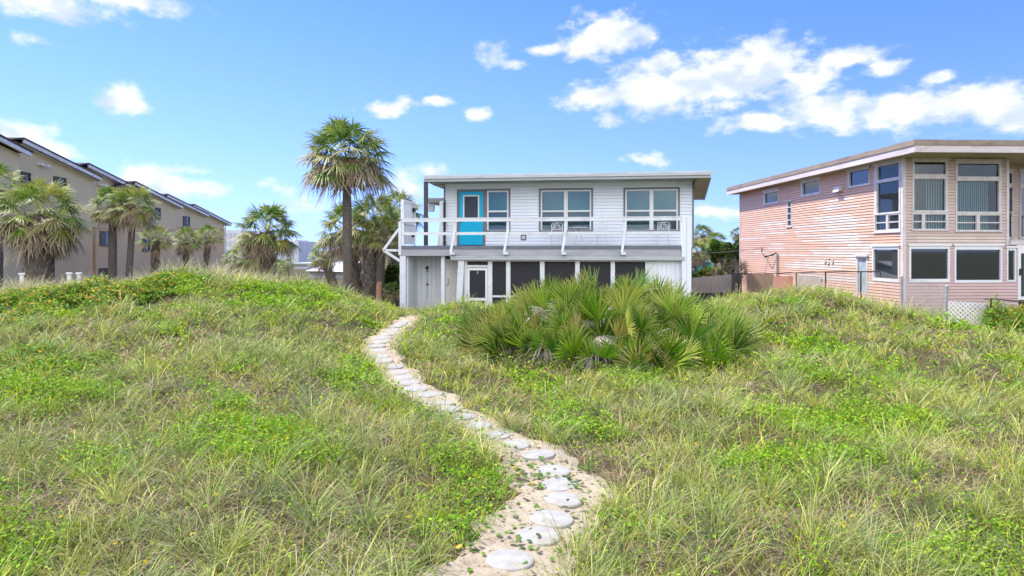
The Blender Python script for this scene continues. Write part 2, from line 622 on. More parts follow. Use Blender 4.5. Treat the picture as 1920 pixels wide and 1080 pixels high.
def siding(mb, P, s0, s1, z0, z1, row, holes=(), dep=.016, colf=None, zref=0.0, gap=.018):
    """real lap siding: every course is a tilted strip with an underside and an open groove below it, cut round the openings"""
    k = math.floor((z0 - zref) / row)
    while zref + k * row < z1:
        ra, rg, rb = zref + k * row, zref + k * row + gap, zref + (k + 1) * row
        lo, hi = max(ra, z0), min(rb, z1)
        cuts = sorted({lo, hi} | ({rg} if lo < rg < hi else set()) | {h[2] for h in holes if lo < h[2] < hi} | {h[3] for h in holes if lo < h[3] < hi})
        for a, b in zip(cuts[:-1], cuts[1:]):
            if b - a < 1e-4:
                continue
            hs_ = [(h[0], h[1]) for h in holes if h[2] < (a + b) / 2 < h[3]]
            for u0, u1 in subtract((s0, s1), hs_):
                segs = [(u0, u1, None)] if colf is None else colf(k, u0, u1)
                for q0, q1, c in segs:
                    if (a + b) / 2 < rg:                       # groove: back, and the ledge of the course below
                        mb.face([P(q0, -.03, a), P(q1, -.03, a), P(q1, -.03, b), P(q0, -.03, b)], c)
                        if abs(a - ra) < 1e-6:
                            mb.face([P(q0, 0, a), P(q1, 0, a), P(q1, -.03, a), P(q0, -.03, a)], c)
                        continue
                    oa = dep * (1 - (a - rg) / (row - gap))
                    ob = dep * (1 - (b - rg) / (row - gap))
                    mb.face([P(q0, oa, a), P(q1, oa, a), P(q1, ob, b), P(q0, ob, b)], c)
                    if abs(a - rg) < 1e-6:
                        mb.face([P(q0, -.03, a), P(q1, -.03, a), P(q1, oa, a), P(q0, oa, a)], c)
        k += 1


def ring(mb, P, s0, s1, z0, z1, t, o0, o1):
    """a rectangular frame: two uprights and two rails butted between them"""
    mb.box(P, s0, s0 + t, o0, o1, z0, z1)
    mb.box(P, s1 - t, s1, o0, o1, z0, z1)
    mb.box(P, s0 + t, s1 - t, o0, o1, z0, z0 + t)
    mb.box(P, s0 + t, s1 - t, o0, o1, z1 - t, z1)


# ------------------------------------------------------------------ terrain
STONES_PX = [(956, 1061), (1010, 1015), (1034, 980), (1056, 946), (1050, 917), (1037, 890), (1010, 861), (968, 840), (933, 821),
             (898, 804), (868, 787), (843, 773), (827, 760), (806, 744), (780, 733), (766, 722), (755, 712), (748, 702), (736, 692),
             (718, 681), (713, 672), (709, 661), (706, 653), (713, 645), (720, 637), (729, 630), (736, 623), (744, 617), (752, 612), (760, 608)]


def drop0(Y):
    return np.interp(Y, [0, 5.5, 8.2, 11.2, 14, 16, 18.5, 20, 22, 25, 30, 40, 80, 400],
                     [2.62, 2.6, 2.5, 2.5, 2.3, 2.14, 1.98, 1.98, 2.12, 2.28, 2.4, 2.55, 3.0, 3.0])


def ray_to_path(px, py):
    k = (py - HY) / F_PX
    Y = 5.0
    for _ in range(400):
        if drop0(Y) <= k * Y:
            break
        Y += .04
    return ((px - HX) / F_PX * Y, Y)


STONES = [ray_to_path(*p) for p in STONES_PX]
_py = np.array([0, 3.5] + [s[1] for s in STONES] + [21.5, 24, 27])
_px = np.array([-.3, -.25] + [s[0] for s in STONES] + [-3.0, -3.4, -3.5])


def path_x(Y):
    return np.interp(Y, _py, _px)


def ground_z(X, Y):
    X = np.asarray(X, float)
    Y = np.asarray(Y, float)
    z = CZ - drop0(Y)
    d = X - path_x(Y)
    left = np.interp(d, [-60, -30, -11, -8.3, -6.2, -2.6, -.95, -.4], [.2, .35, .52, .72, 1.12, .70, .24, 0])
    lp = np.interp(Y, [0, 4, 8, 12, 16, 19, 22, 26, 31, 40], [0, .05, .22, .52, .85, 1.0, .92, .62, .25, 0])
    z = z + left * lp
    z = z + .62 * np.exp(-((X - 8.6) / 2.6) ** 2 - ((Y - 20.4) / 4.6) ** 2)
    z = z + .05 * np.exp(-((X - 2.3) / 3.0) ** 2 - ((Y - 15.5) / 2.6) ** 2)
    z = z + .30 * np.exp(-((X + 1.3) / 1.1) ** 2 - ((Y - 19.0) / 2.6) ** 2)
    z = z - .30 * np.exp(-((X - 13.5) / 2.6) ** 2 - ((Y - 18.5) / 3.5) ** 2)
    off = np.clip((np.abs(d) - .5) / 1.0, 0, 1) * np.interp(Y, [0, 26, 45, 60], [1, 1, .3, 0])
    z = z + off * (.05 * np.sin(X * 1.7 + Y * .9) + .05 * np.sin(X * .8 - Y * 1.3 + 1) + .03 * np.sin(X * 3.1 + Y * 2.3) + .04 * np.clip(np.abs(d) - .5, 0, 1))
    return z


def gz(x, y):
    return float(ground_z(x, y))


def axis(segs):
    out = []
    for a, b, st in segs:
        out += list(np.arange(a, b, st))
    return np.array(out + [segs[-1][1]])


def sheet(name, xs, ys, zf, mat):
    XX, YY = np.meshgrid(xs, ys)
    v = np.stack([XX, YY, zf(XX, YY)], -1).reshape(-1, 3)
    nx, ny = len(xs), len(ys)
    i = (np.arange(ny - 1)[:, None] * nx + np.arange(nx - 1)[None]).ravel()
    q = np.stack([i, i + 1, i + nx + 1, i + nx], 1)
    n = len(q)
    return np_mesh(name, v, q.ravel(), np.arange(n) * 4, np.full(n, 4), None, mat)


xs = axis([(-3000, -400, 400), (-400, -60, 40), (-60, -24, 4), (-24, 22, .2), (22, 60, 4), (60, 400, 40), (400, 3000, 400)])
ys = axis([(-3000, -200, 400), (-200, -10, 30), (-10, 2, 2), (2, 32, .2), (32, 60, 2), (60, 400, 30), (400, 3400, 500)])
setp(sheet('ground', xs, ys, ground_z, M['dune_ground']), kind='structure')

# sand path: a ribbon with ragged edges, laid just above the ground
mb = MB()
ty = np.arange(4.6, 21.6, .12)
prev = None
for i, Y in enumerate(ty):
    cx = path_x(Y)
    hwl = np.interp(Y, [4, 6, 8, 10, 13, 16, 20], [.66, .62, .55, .34, .36, .40, .34]) * (1 + .18 * math.sin(Y * 5.1) + .1 * math.sin(Y * 13))
    hwr = np.interp(Y, [4, 6, 8, 10, 13, 16, 20], [.50, .50, .48, .40, .40, .46, .36]) * (1 + .18 * math.sin(Y * 4.3 + 2) + .1 * math.sin(Y * 11))
    row = []
    for k in range(13):
        t = k / 12
        x = cx - hwl + (hwl + hwr) * t
        lump = .010 * math.sin(x * 23 + Y * 7) + .008 * math.sin(x * 11 - Y * 19)
        row.append((x, Y, gz(x, Y) + .022 + (lump + .01 if 0 < k < 12 else -.02)))
    if prev:
        for k in range(12):
            mb.face([prev[k], prev[k + 1], row[k + 1], row[k]])
    prev = row
setp(mb.build('path', M['sand'], smooth=True), kind='structure')

# dry sandy patch at the gate on the right
mb = MB()
cx, cy = 12.1, 18.0
for k in range(24):
    a0, a1 = 2 * math.pi * k / 24, 2 * math.pi * (k + 1) / 24

    def rim(a):
        r = 1.0 + .25 * math.sin(a * 3) + .12 * math.sin(a * 7)
        x, y = cx + math.cos(a) * r * .8, cy + math.sin(a) * r * 1.5
        return (x, y, gz(x, y) + .01)
    p0, p1 = rim(a0), rim(a1)
    m0 = tuple((p0[i] + (cx, cy, gz(cx, cy))[i]) / 2 + (.03 if i == 2 else 0) for i in range(3))
    m1 = tuple((p1[i] + (cx, cy, gz(cx, cy))[i]) / 2 + (.03 if i == 2 else 0) for i in range(3))
    mb.face([p0, p1, m1, m0])
    mb.face([m0, m1, (cx, cy, gz(cx, cy) + .04)])
setp(mb.build('sand_patch', M['sand'], smooth=True), kind='structure')


def stone_mesh(seed):
    rr = random.Random(seed)
    m = MB()
    n = 40
    prof = [(.0, .030), (.19, .031), (.205, .029), (.214, .020), (.214, -.03)]
    rings = []
    for r, z in prof:
        rings.append([(r * (1 + .008 * math.sin(3 * a + seed)) * math.cos(a), r * math.sin(a) * (1 + .01 * math.sin(2 * a + seed)), z)
                      for a in [2 * math.pi * k / n for k in range(n)]])
    for j in range(1, len(prof) - 1):
        for k in range(n):
            m.face([rings[j][k], rings[j][(k + 1) % n], rings[j + 1][(k + 1) % n], rings[j + 1][k]])
    m.face(rings[1])
    return m


protos = []
STONE_WORDS = {0: 'nearest pale round stepping stone at the bottom of the sand path, behind grass blades',
               6: 'raised round stepping stone where the path bends left, its dark edge showing',
               29: 'farthest stepping stone at the top of the sand path before the deck house'}
ORD = ['first', 'second', 'third', 'fourth', 'fifth', 'sixth', 'seventh', 'eighth', 'ninth', 'tenth', 'eleventh', 'twelfth', 'thirteenth',
       'fourteenth', 'fifteenth', 'sixteenth', 'seventeenth', 'eighteenth', 'nineteenth', 'twentieth', 'twenty-first', 'twenty-second',
       'twenty-third', 'twenty-fourth', 'twenty-fifth', 'twenty-sixth', 'twenty-seventh', 'twenty-eighth', 'twenty-ninth', 'thirtieth']
for i, (x, y) in enumerate(STONES):
    if i < 3:
        o = stone_mesh(i + 1).build('stepping_stone', M['concrete'], smooth=False)
        protos.append(o)
    else:
        o = protos[i % 3].copy()
        C.objects.link(o)
    zz = [gz(x + a, y + b) for a, b in ((.2, 0), (-.2, 0), (0, .2), (0, -.2))]
    nrm = Vector((-(zz[0] - zz[1]) / .4 + random.uniform(-.05, .05), -(zz[2] - zz[3]) / .4 + random.uniform(-.05, .05), 1))
    o.rotation_mode = 'QUATERNION'
    o.rotation_quaternion = nrm.to_track_quat('Z', 'Y')
    o.location = (x, y, gz(x, y) + (.034 if i == 6 else random.uniform(.014, .024)))
    o.scale = (random.uniform(.94, 1.04), random.uniform(.76, .84), 1)
    lab = STONE_WORDS.get(i, 'round concrete stepping stone, %s from the near end of the sand path' % ORD[i])
    setp(o, lab, 'stepping stone', 'round stepping stones along the sand path')

# ------------------------------------------------------------------ the deck house
H = Frame(750, 26.0, 1140)
UR = H.u(1296, 0)
hz0 = 2.35
house = thing('beach_house', 'white sided two storey beach house with a long front deck and turquoise door', 'house', H.W(UR / 2, 5, hz0))
WF = 2.0
pw = Plane(H, 'f', WF)              # upper wall
s_l, s_r = pw.s(835), pw.s(1298)
ztop = pw.z(1066, 341)
zdeck = pw.z(1066, 459)
holes = []
wins = [(910, 957, 354, 435, 1), (1010.5, 1112, 353, 435, 2), (1169, 1274.5, 351.5, 435, 2)]
for (x0, x1, y0, y1, n) in wins:
    holes.append(pw.rect(x0, x1, y0, y1))
dr = pw.rect(857, 910, 355, 461)
holes.append((dr[0], dr[1], zdeck - 1, dr[3]))
mb = MB()
siding(mb, pw.P, s_l, s_r, zdeck - .1, ztop, .128, holes, .02, gap=.011)
mb.build('wall_siding', M['white_siding'], house)
# the body behind it: left, right and back walls
mb = MB()
depth = 8.5
mb.face([H.W(s_l, WF + .02, hz0 - .3), H.W(s_l, WF + depth, hz0 - .3), H.W(s_l, WF + depth, ztop), H.W(s_l, WF + .02, ztop)])
mb.face([H.W(s_r, WF + .02, hz0 - .3), H.W(s_r, WF + .02, ztop), H.W(s_r, WF + depth, ztop), H.W(s_r, WF + depth, hz0 - .3)])
mb.face([H.W(s_l, WF + depth, hz0 - .3), H.W(s_r, WF + depth, hz0 - .3), H.W(s_r, WF + depth, ztop), H.W(s_l, WF + depth, ztop)])
mb.build('wall', M['white_siding'], house)
for (a, b) in ((s_l - .06, s_l + .0), (s_r - .0, s_r + .06)):
    mb = MB()
    mb.box(pw.P, a, b, -.12, .032, zdeck - .1, ztop + .02)
    mb.build('corner_trim', M['grey_trim'], house)
mb = MB()
mb.box(pw.P, s_l, s_r, .021, .035, ztop - .14, ztop - .02)
mb.build('frieze_board', M['white_siding'], house)

for (x0, x1, y0, y1, n) in wins:
    a, b, z0, z1 = pw.rect(x0, x1, y0, y1)
    t = (b - a) * (3.4 / (x1 - x0))
    mb = MB()
    ring(mb, pw.P, a, b, z0, z1, t, -.05, .035)
    win = mb.build('window', M['grey_trim'], house)
    mb = MB()
    ia, ib, iz0, iz1 = a + t, b - t, z0 + t * .4, z1 - t
    ft = .058
    ring(mb, pw.P, ia, ib, iz0, iz1, ft, -.045, .02)
    cells = [(ia + ft, ib - ft)]
    if n == 2:
        mid = (ia + ib) / 2
        mb.box(pw.P, mid - .075, mid + .075, -.045, .02, iz0 + ft, iz1 - ft)
        cells = [(ia + ft, mid - .075), (mid + .075, ib - ft)]
    zm = iz0 + (iz1 - iz0) * .49
    for c0, c1 in cells:
        mb.box(pw.P, c0, c1, -.04, .008, zm - .032, zm + .032)
    mb.build('window_frame', M['white_metal'], win)
    mb = MB()
    for c0, c1 in cells:
        mb.box(pw.P, c0, c1, -.028, -.022, iz0 + ft, zm - .032)
        mb.box(pw.P, c0, c1, -.022, -.016, zm + .032, iz1 - ft)
    mb.build('pane', M['pane_house'], win)
    mb = MB()
    for c0, c1 in cells:
        mb.box(pw.P, c0, c1, -.075, -.065, zm, iz1 - ft)
    mb.build('shade', M['teal_shade'], win)
    mb = MB()
    for c0, c1 in cells:
        nsl = 9
        for k in range(nsl):
            za = iz0 + ft + (zm - iz0 - ft) * k / nsl
            zb = iz0 + ft + (zm - iz0 - ft) * (k + .86) / nsl
            mb.face([pw.P(c0, -.07, za), pw.P(c1, -.07, za), pw.P(c1, -.085, zb), pw.P(c0, -.085, zb)])
        mb.face([pw.P(c0, -.11, iz0), pw.P(c1, -.11, iz0), pw.P(c1, -.11, zm), pw.P(c0, -.11, zm)])
    mb.build('blind', M['teal_low'], win)

# turquoise door
a, b, z0, z1 = dr[0], dr[1], zdeck - .02, dr[3]
mb = MB()
mb.box(pw.P, a, a + .09, -.05, .035, z0, z1)
mb.box(pw.P, b - .09, b, -.05, .035, z0, z1)
mb.box(pw.P, a + .09, b - .09, -.05, .035, z1 - .09, z1)
frame_o = mb.build('door_frame', M['grey_trim'], house)
mb = MB()
la, lb = a + .095, b - .095
mb.box(pw.P, la, lb, -.04, .0, z0 + .02, z1 - .095)
door = mb.build('door', M['cyan_paint'], house)
wr = pw.rect(868.5, 898.5, 366, 411)
mb = MB()
ring(mb, pw.P, wr[0], wr[1], wr[2], wr[3], .05, .001, .018)
mb.build('door_window_frame', M['white_metal'], door)
mb = MB()
mb.box(pw.P, wr[0] + .05, wr[1] - .05, .001, .008, wr[2] + .05, wr[3] - .05)
mb.build('door_window', M['door_screen'], door)
mb = MB()
hx = la + .06
hzc = pw.z(863, 415)
mb.box(pw.P, hx - .03, hx + .03, .0, .02, hzc - .06, hzc + .06)
mb.box(pw.P, hx - .02, hx + .09, .03, .05, hzc - .012, hzc + .012)
mb.box(pw.P, hx - .018, hx + .018, .02, .05, hzc + .1, hzc + .14)
mb.build('door_handle', M['black_metal'], door)

# outlet box, flood light
a, b, z0, z1 = pw.rect(977, 986.6, 440, 450)
mb = MB()
ring(mb, pw.P, a, b, z0, z1, .045, .01, .045)
ob = mb.build('outlet_box', M['grey_trim'], house)
mb = MB()
mb.box(pw.P, a + .045, b - .045, .01, .035, z0 + .045, z1 - .045)
mb.build('outlet_cover', M['white_paint'], ob)
mb = MB()
fx = pw.s(1270)
fz = pw.z(1270, 341)
mb.box(pw.P, fx - .04, fx + .04, .03, .10, fz - .05, fz + .06)
for sgn in (-1, 1):
    mb.tube([pw.P(fx + sgn * .02, .12, fz + .02), pw.P(fx + sgn * .13, .2, fz - .03)], [.035, .06], 10)
mb.build('flood_light', M['white_metal'], house)

# roof: thin flat slab with fascia, metal drip band and perforated soffit
RW = .8                                   # roof front edge depth
pr = Plane(H, 'f', RW)
ra, rb = pr.s(796), pr.s(1332)
rz1, rz0 = pr.z(1066, 325), pr.z(1066, 336)
hh = rz1 - rz0
mb = MB()
mb.box(pr.P, ra, rb, -10.5, -.02, rz0 + .02, rz1 - .015)
roof = mb.build('roof', M['roofing'], house)
mb = MB()
mb.box(pr.P, ra - .01, rb + .02, 0, .05, rz0 + hh * .42, rz1 + .01)
mb.box(pr.P, ra - .005, rb + .11, .051, .085, rz0 + hh * .36, rz0 + hh * .82)
mb.build('gutter', M['gutter'], roof)
mb = MB()
mb.box(pr.P, ra, rb, -.02, .02, rz0 - .02, rz0 + hh * .41)
mb.build('fascia', M['roof_edge'], roof)
mb = MB()
mb.box(pr.P, ra - .012, ra, -8, .02, rz0 + .01, rz1)
mb.build('rake_board', M['roof_edge'], roof)
mb = MB()
ns = 150
for k in range(ns):
    u0 = ra + (rb - ra) * k / ns
    u1 = ra + (rb - ra) * (k + .62) / ns
    mb.face([H.W(u0, RW + .03, rz0 - .012), H.W(u1, RW + .03, rz0 - .012), H.W(u1, WF - .02, rz0 - .012), H.W(u0, WF - .02, rz0 - .012)])
mb.build('soffit_rib', M['roof_edge'], roof)
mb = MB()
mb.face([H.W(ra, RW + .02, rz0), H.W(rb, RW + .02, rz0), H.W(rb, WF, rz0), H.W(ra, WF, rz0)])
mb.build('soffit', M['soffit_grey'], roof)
# left eave seen from below, right side overhang that drops towards its back
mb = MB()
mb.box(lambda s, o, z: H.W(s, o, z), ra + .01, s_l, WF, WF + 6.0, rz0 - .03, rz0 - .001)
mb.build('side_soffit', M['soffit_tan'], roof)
prx = H.u(1330, 1.0)
bw = 3.1
pbz = CZ - (375 - HY) / F_PX * H.W(s_r, bw, 0)[1]
bu = H.u(1319, bw)
top = rz0 + .02
mb = MB()
mb.hexa([H.W(s_r + .062, RW + .05, rz0 - .02), H.W(prx, RW + .05, rz0 - .02), H.W(bu, bw, pbz), H.W(s_r + .062, bw, pbz),
         H.W(s_r + .062, RW + .05, top), H.W(prx, RW + .05, top), H.W(bu + .25, bw, top), H.W(s_r + .062, bw, top)])
mb.build('side_soffit', M['soffit_tan'], roof)
mb = MB()
mb.hexa([H.W(prx, RW + .03, rz0 - .03), H.W(prx + .05, RW + .03, rz0 - .03), H.W(bu + .05, bw, pbz - .02), H.W(bu, bw, pbz - .02),
         H.W(prx, RW + .03, top), H.W(prx + .05, RW + .03, top), H.W(bu + .06, bw, pbz + .10), H.W(bu + .01, bw, pbz + .10)])
mb.build('rake_board', M['roof_edge'], roof)

# dark corner post under the roof, pipe and white service column beside the wall
mb = MB()
pu = pr.s(797.5)
mb.box(pr.P, pu - .07, pu + .07, -.16, -.02, zdeck - .03, rz0 - .002)
mb.box(pr.P, pu - .09, pu + .09, -.18, 0, zdeck + 1.05, zdeck + 1.1)
mb.build('roof_post', M['dark_post'], house)
pc = Plane(H, 'f', WF - .12)
a, b, z0, z1 = pc.rect(824, 830.5, 378, 461)
mb = MB()
mb.box(pc.P, a, b, -.25, .0, z0, z1)
mb.box(pc.P, a + .03, b + .13, .0, .03, z1 - .02, z1 + .03)
col = mb.build('service_column', M['white_board'], house)
mb = MB()
pxu = pc.s(834.5)
mb.tube([pc.P(pxu, .03, z0), pc.P(pxu, .03, z1 + .05)], .032, 8)
for yy in (418, 455):
    zz = pc.z(834, yy)
    mb.box(pc.P, pxu - .08, pxu + .08, .0, .075, zz - .015, zz + .015)
mb.build('pipe', M['black_metal'], col)
mb = MB()
q0, q1 = pc.s(816.5), pc.s(823.5)
zz1 = pc.z(820, 420)
mb.hexa([pc.P(q0, -.3, z0), pc.P(q1, -.3, z0), pc.P(q1, -.26, z0), pc.P(q0, -.26, z0),
         pc.P(q1 - .04, -.3, zz1), pc.P(q1, -.3, zz1), pc.P(q1, -.26, zz1), pc.P(q1 - .04, -.26, zz1)])
lb_ = mb.build('leaning_board', M['cream_board'])
setp(lb_, 'narrow cream board leaning against the white column at the deck house corner', 'board')

# rear lower eave of the back wing, seen through the deck corner
pb = Plane(H, 'f', 5.0)
a = pb.s(798)
b = pb.s(845)
z1, z0 = pb.z(810, 372.5), pb.z(810, 379)
mb = MB()
mb.box(pb.P, a, b, -4.0, 0, z0, z1)
mb.box(pb.P, a - .01, b, 0, .03, z1 - .05, z1 + .03)
rw = mb.build('rear_roof', M['fascia_grey'], house)
mb = MB()
mb.box(pb.P, a + .05, b, -3.9, -.05, z0 - .02, z0 - .001)
mb.build('rear_soffit', M['soffit_tan'], rw)
a, b, z0b, z1b = pb.rect(801, 811, 381, 396)
mb = MB()
mb.hexa([pb.P(a, -.5, z0b), pb.P(b - .04, -.5, z0b), pb.P(b - .04, -.2, z0b), pb.P(a, -.2, z0b), pb.P(a, -.5, z1b), pb.P(b, -.5, z1b), pb.P(b, -.2, z1b), pb.P(a, -.2, z1b)])
mb.build('hanging_lamp', M['far_white'], rw)

# ---------------- deck
pd = Plane(H, 'f', 0.0)
z_dt = pd.z(1023, 460.5)                   # deck surface
z_df = pd.z(1023, 467.5)
z_db = pd.z(1023, 480)
mb = MB()
nb_ = 15
wdt = (WF + .3) / nb_
for k in range(nb_):                       # deck boards run along the front
    mb.box(lambda s, o, z: H.W(s, o, z), .0, UR - .02, .03 + k * wdt, .03 + (k + .94) * wdt, z_df + .03, z_dt)
for k in range(12):
    mb.box(lambda s, o, z: H.W(s, o, z), 0, s_l - .03, WF + .36 + k * .16, WF + .36 + (k + .93) * .16, z_df + .03, z_dt)
mb.box(pd.P, .0, UR - .35, .0, .028, z_df + .001, z_dt + .004)
deck = mb.build('deck', M['deck_grey'], house)
mb = MB()
mb.box(pd.P, .02, UR - .35, -.06, .012, z_db, z_df)
for k in range(9):                         # joists
    uu = .1 + k * (UR - .5) / 8
    mb.box(pd.P, uu, uu + .05, -2.2, -.061, z_db + .02, z_df + .028)
mb.box(pd.P, .02, .07, -4.2, -.06, z_db, z_df)
mb.build('deck_beam', M['fascia_grey'], deck)

# railing
zr1, zr0 = pd.z(1023, 407.2), pd.z(1023, 413.6)
zm1, zm0 = pd.z(1023, 434.6), pd.z(1023, 440)
posts = [750.5, 852.5, 952, 1060, 1171]
rl = MB()
rl.box(pd.P, -.03, UR - .0, -.06, .045, zr1 - .03, zr1)
rl.box(pd.P, .06, UR - .36, .0, .03, zr0 - .02, zr1 - .037)
rl.build('top_rail', M['white_paint'], house)
us = [pd.s(x) for x in posts] + [UR - .36]
mb = MB()
for i in range(5):
    mb.box(pd.P, us[i] + .056, us[i + 1] - .056, -.015, .02, zm0, zm1)
mb.build('mid_rail', M['white_paint'], house)
for i, u0 in enumerate(us[:5]):
    mb = MB()
    hw = .055 if i == 0 else .05
    mb.box(pd.P, u0 - hw, u0 + hw, -.04, -.001 if i else .04, z_dt - .2 if i == 0 else z_dt, zr0 - .022)
    if i == 0:
        mb.box(pd.P, u0 - hw, u0 + hw, .041, .06, z_db + .03, zr0)
    mb.build('railing_post', M['white_paint'], house)
    if i:
        mb = MB()
        zc = (z_db + z_df) / 2
        mb.box(pd.P, u0 - .13, u0 + .05, .013, .28, z_db + .05, z_db + .14)
        mb.bar(pd.P(u0 - .10, .24, z_db + .14), pd.P(u0 + .005, .05, pd.z(1023, 433)), .09, .05)
        mb.build('railing_brace', M['white_paint'], house)
# side rail on the left
mb = MB()
zb_ = z_dt
mb.box(lambda s, o, z: H.W(s, o, z), -.04, .04, 1.6, 4.1, zr1 - .05, zr1)
mb.box(lambda s, o, z: H.W(s, o, z), -.04, .04, 4.0, 4.1, zb_, zr1 - .051)
# outrigger triangle on the left
pe = Plane(H, 'f', .05)
apx = pe.P(pe.s(719), 0, pe.z(719, 469))
mb2 = MB()
mb2.bar(apx, pe.P(-.06, 0, pe.z(748, 469.5)), .05, .09)
mb2.bar(apx, pe.P(-.06, 0, pe.z(748, 429)), .05, .10)
mb2.bar(apx, pe.P(-.02, 0, pe.z(752, 489)), .05, .10)
mb2.build('side_brace', M['white_paint'], house)
# big corner post on the right
a, b = pd.s(1278), pd.s(1296)
mb = MB()
zt = pd.z(1287, 406)
mb.box(pd.P, a, a + (b - a) * .48, -.10, .05, hz0 - .3, zt)
mb.box(pd.P, a + (b - a) * .50, b, -.10, .055, hz0 - .3, zt - .01)
mb.build('corner_post', M['white_board'], house)

# privacy wall on the left end of the deck
mb = MB()
z_pt = pd.z(750, 374)
pl = Plane(H, 'l', .12)
mb.box(pl.P, .05, 1.5, .0, .05, z_dt + .95, z_pt - .10)
mb.box(pl.P, .1, 1.45, .0, .05, z_dt + .06, z_dt + .80)
mb.box(pl.P, .0, .05, -.03, .09, z_dt, z_pt)
mb.box(pl.P, .05, 1.55, -.03, .08, z_pt - .10, z_pt)
mb.box(pl.P, .05, 1.5, -.03, .08, z_dt + .82, z_dt + .93)
for k in range(9):
    mb.box(pl.P, .1 + k * .16, .12 + k * .16, -.012, .0, z_dt + .95, z_pt - .12)
    mb.box(pl.P, .1 + k * .15, .12 + k * .15, -.012, .0, z_dt + .06, z_dt + .80)
mb.tube([H.W(.12, 1.56, z_dt), H.W(.12, 1.56, z_pt + .08)], .04, 8)
pvw = mb.build('privacy_wall', M['white_board'], house)
mb = MB()
mb.box(pl.P, 1.2, 1.38, -.1, -.013, z_pt - .42, z_pt - .25)
mb.build('wall_box', M['black_metal'], pvw)
mb = MB()
mb.box(pl.P, 1.12, 1.26, -.1, -.013, z_dt + .35, z_dt + .55)
mb.build('wall_box', M['black_metal'], pvw)
mb = MB()
mb.tube([pl.P(1.29, -.05, z_pt - .42), pl.P(1.22, -.05, z_pt - .6), pl.P(1.34, -.05, z_dt + 1.1), pl.P(1.36, -.04, z_dt + .97)], .008, 5)
mb.build('wall_wire', M['black_metal'], pvw)

# ---------------- lower storey
p0 = Plane(H, 'f', .16)
zgut1, zgut0 = pd.z(1060, 480.6), pd.z(1060, 488)
ga, gb = pd.s(846), pd.s(1283)
mb = MB()
mb.box(pd.P, ga, gb, .0, .11, zgut0 + .02, zgut1 - .002)
mb.box(pd.P, ga - .01, gb + .01, .111, .125, zgut1 - .05, zgut1 + .005)
mb.box(pd.P, ga, gb, -.02, .055, zgut0 - .01, zgut0 + .019)
mb.build('lower_gutter', M['gutter'], house)
zs1 = p0.z(1060, 490.5)
zbot = hz0 - .3
vposts = [(871, 876), (915, 923), (949, 957), (1012.5, 1021), (1078.5, 1087), (1145, 1153), (1210, 1216)]
mb = MB()
for x0, x1 in vposts:
    a, b = p0.s(x0), p0.s(x1)
    mb.box(p0.P, a, b, -.09, .02, zbot, zgut0 - .012)
mb.box(p0.P, p0.s(876), p0.s(1275), -.09, .0, zs1, zgut0 - .0125)
for (x0, x1), (x2, x3) in zip(vposts[1:-1], vposts[2:]):
    mb.box(p0.P, p0.s(x1), p0.s(x2), -.06, .0, zbot, zbot + .55)
    mb.box(p0.P, p0.s(x1), p0.s(x2), -.06, .01, zbot + 1.2, zbot + 1.27)
mb.build('porch_post', M['white_paint'], house)
for (x0, x1), (x2, x3) in zip(vposts[1:-1], vposts[2:]):
    mb = MB()
    mb.box(p0.P, p0.s(x1), p0.s(x2), -.035, -.03, zbot + .56, zs1)
    mb.build('insect_screen', M['screen'], house)
# transom and screen door
dtop = p0.z(895, 501)
mb = MB()
mb.box(p0.P, p0.s(876), p0.s(915), -.09, .01, dtop - .01, p0.z(895, 497))
mb.build('door_head', M['white_paint'], house)
mb = MB()
mb.box(p0.P, p0.s(876), p0.s(915), -.035, -.03, p0.z(895, 497), zs1)
mb.build('insect_screen', M['screen'], house)
a, b = p0.s(876.5), p0.s(914.5)
zd1, zd0 = p0.z(895, 502.5), zbot + .25
mb = MB()
tt = .085
zk = p0.z(895, 561)
mb.box(p0.P, a, a + tt, .01, .045, zd0, zd1)
mb.box(p0.P, b - tt, b, .01, .045, zd0, zd1)
mb.box(p0.P, a + tt, b - tt, .01, .045, zd1 - tt, zd1)
mb.box(p0.P, a + tt, b - tt, .01, .045, zk - .05, zk + .05)
mb.box(p0.P, a + tt, b - tt, .01, .045, zd0, zd0 + tt)
sdoor = mb.build('screen_door', M['white_metal'], house)
mb = MB()
mb.box(p0.P, a + tt, b - tt, .02, .025, zk + .05, zd1 - tt)
mb.box(p0.P, a + tt, b - tt, .02, .025, zd0 + tt, zk - .05)
mb.build('door_screen', M['screen'], sdoor)
mb = MB()
mb.box(p0.P, a - .02, a + .03, .046, .06, zd0 + .95, zd0 + 1.07)
mb.build('door_latch', M['aluminium'], sdoor)
mb = MB()
mb.box(p0.P, (a + b) / 2 - .01, (a + b) / 2 + .02, .026, .03, zd1 - tt - .14, zd1 - tt - .02)
mb.build('door_tag', M['aluminium'], sdoor)
# grooved boards at the right end
mb = MB()
a, b = p0.s(1216), p0.s(1275)
nbd = 7
for k in range(nbd):
    mb.box(p0.P, a + (b - a) * k / nbd, a + (b - a) * (k + .955) / nbd, -.04, -.012, zbot, zgut0 - .013)
mb.box(p0.P, a, b, -.05, -.041, zbot, zgut0 - .013)
mb.box(p0.P, b, pd.s(1278), -.05, .015, zbot, zgut0 - .013)
mb.build('board_wall', M['white_board'], house)
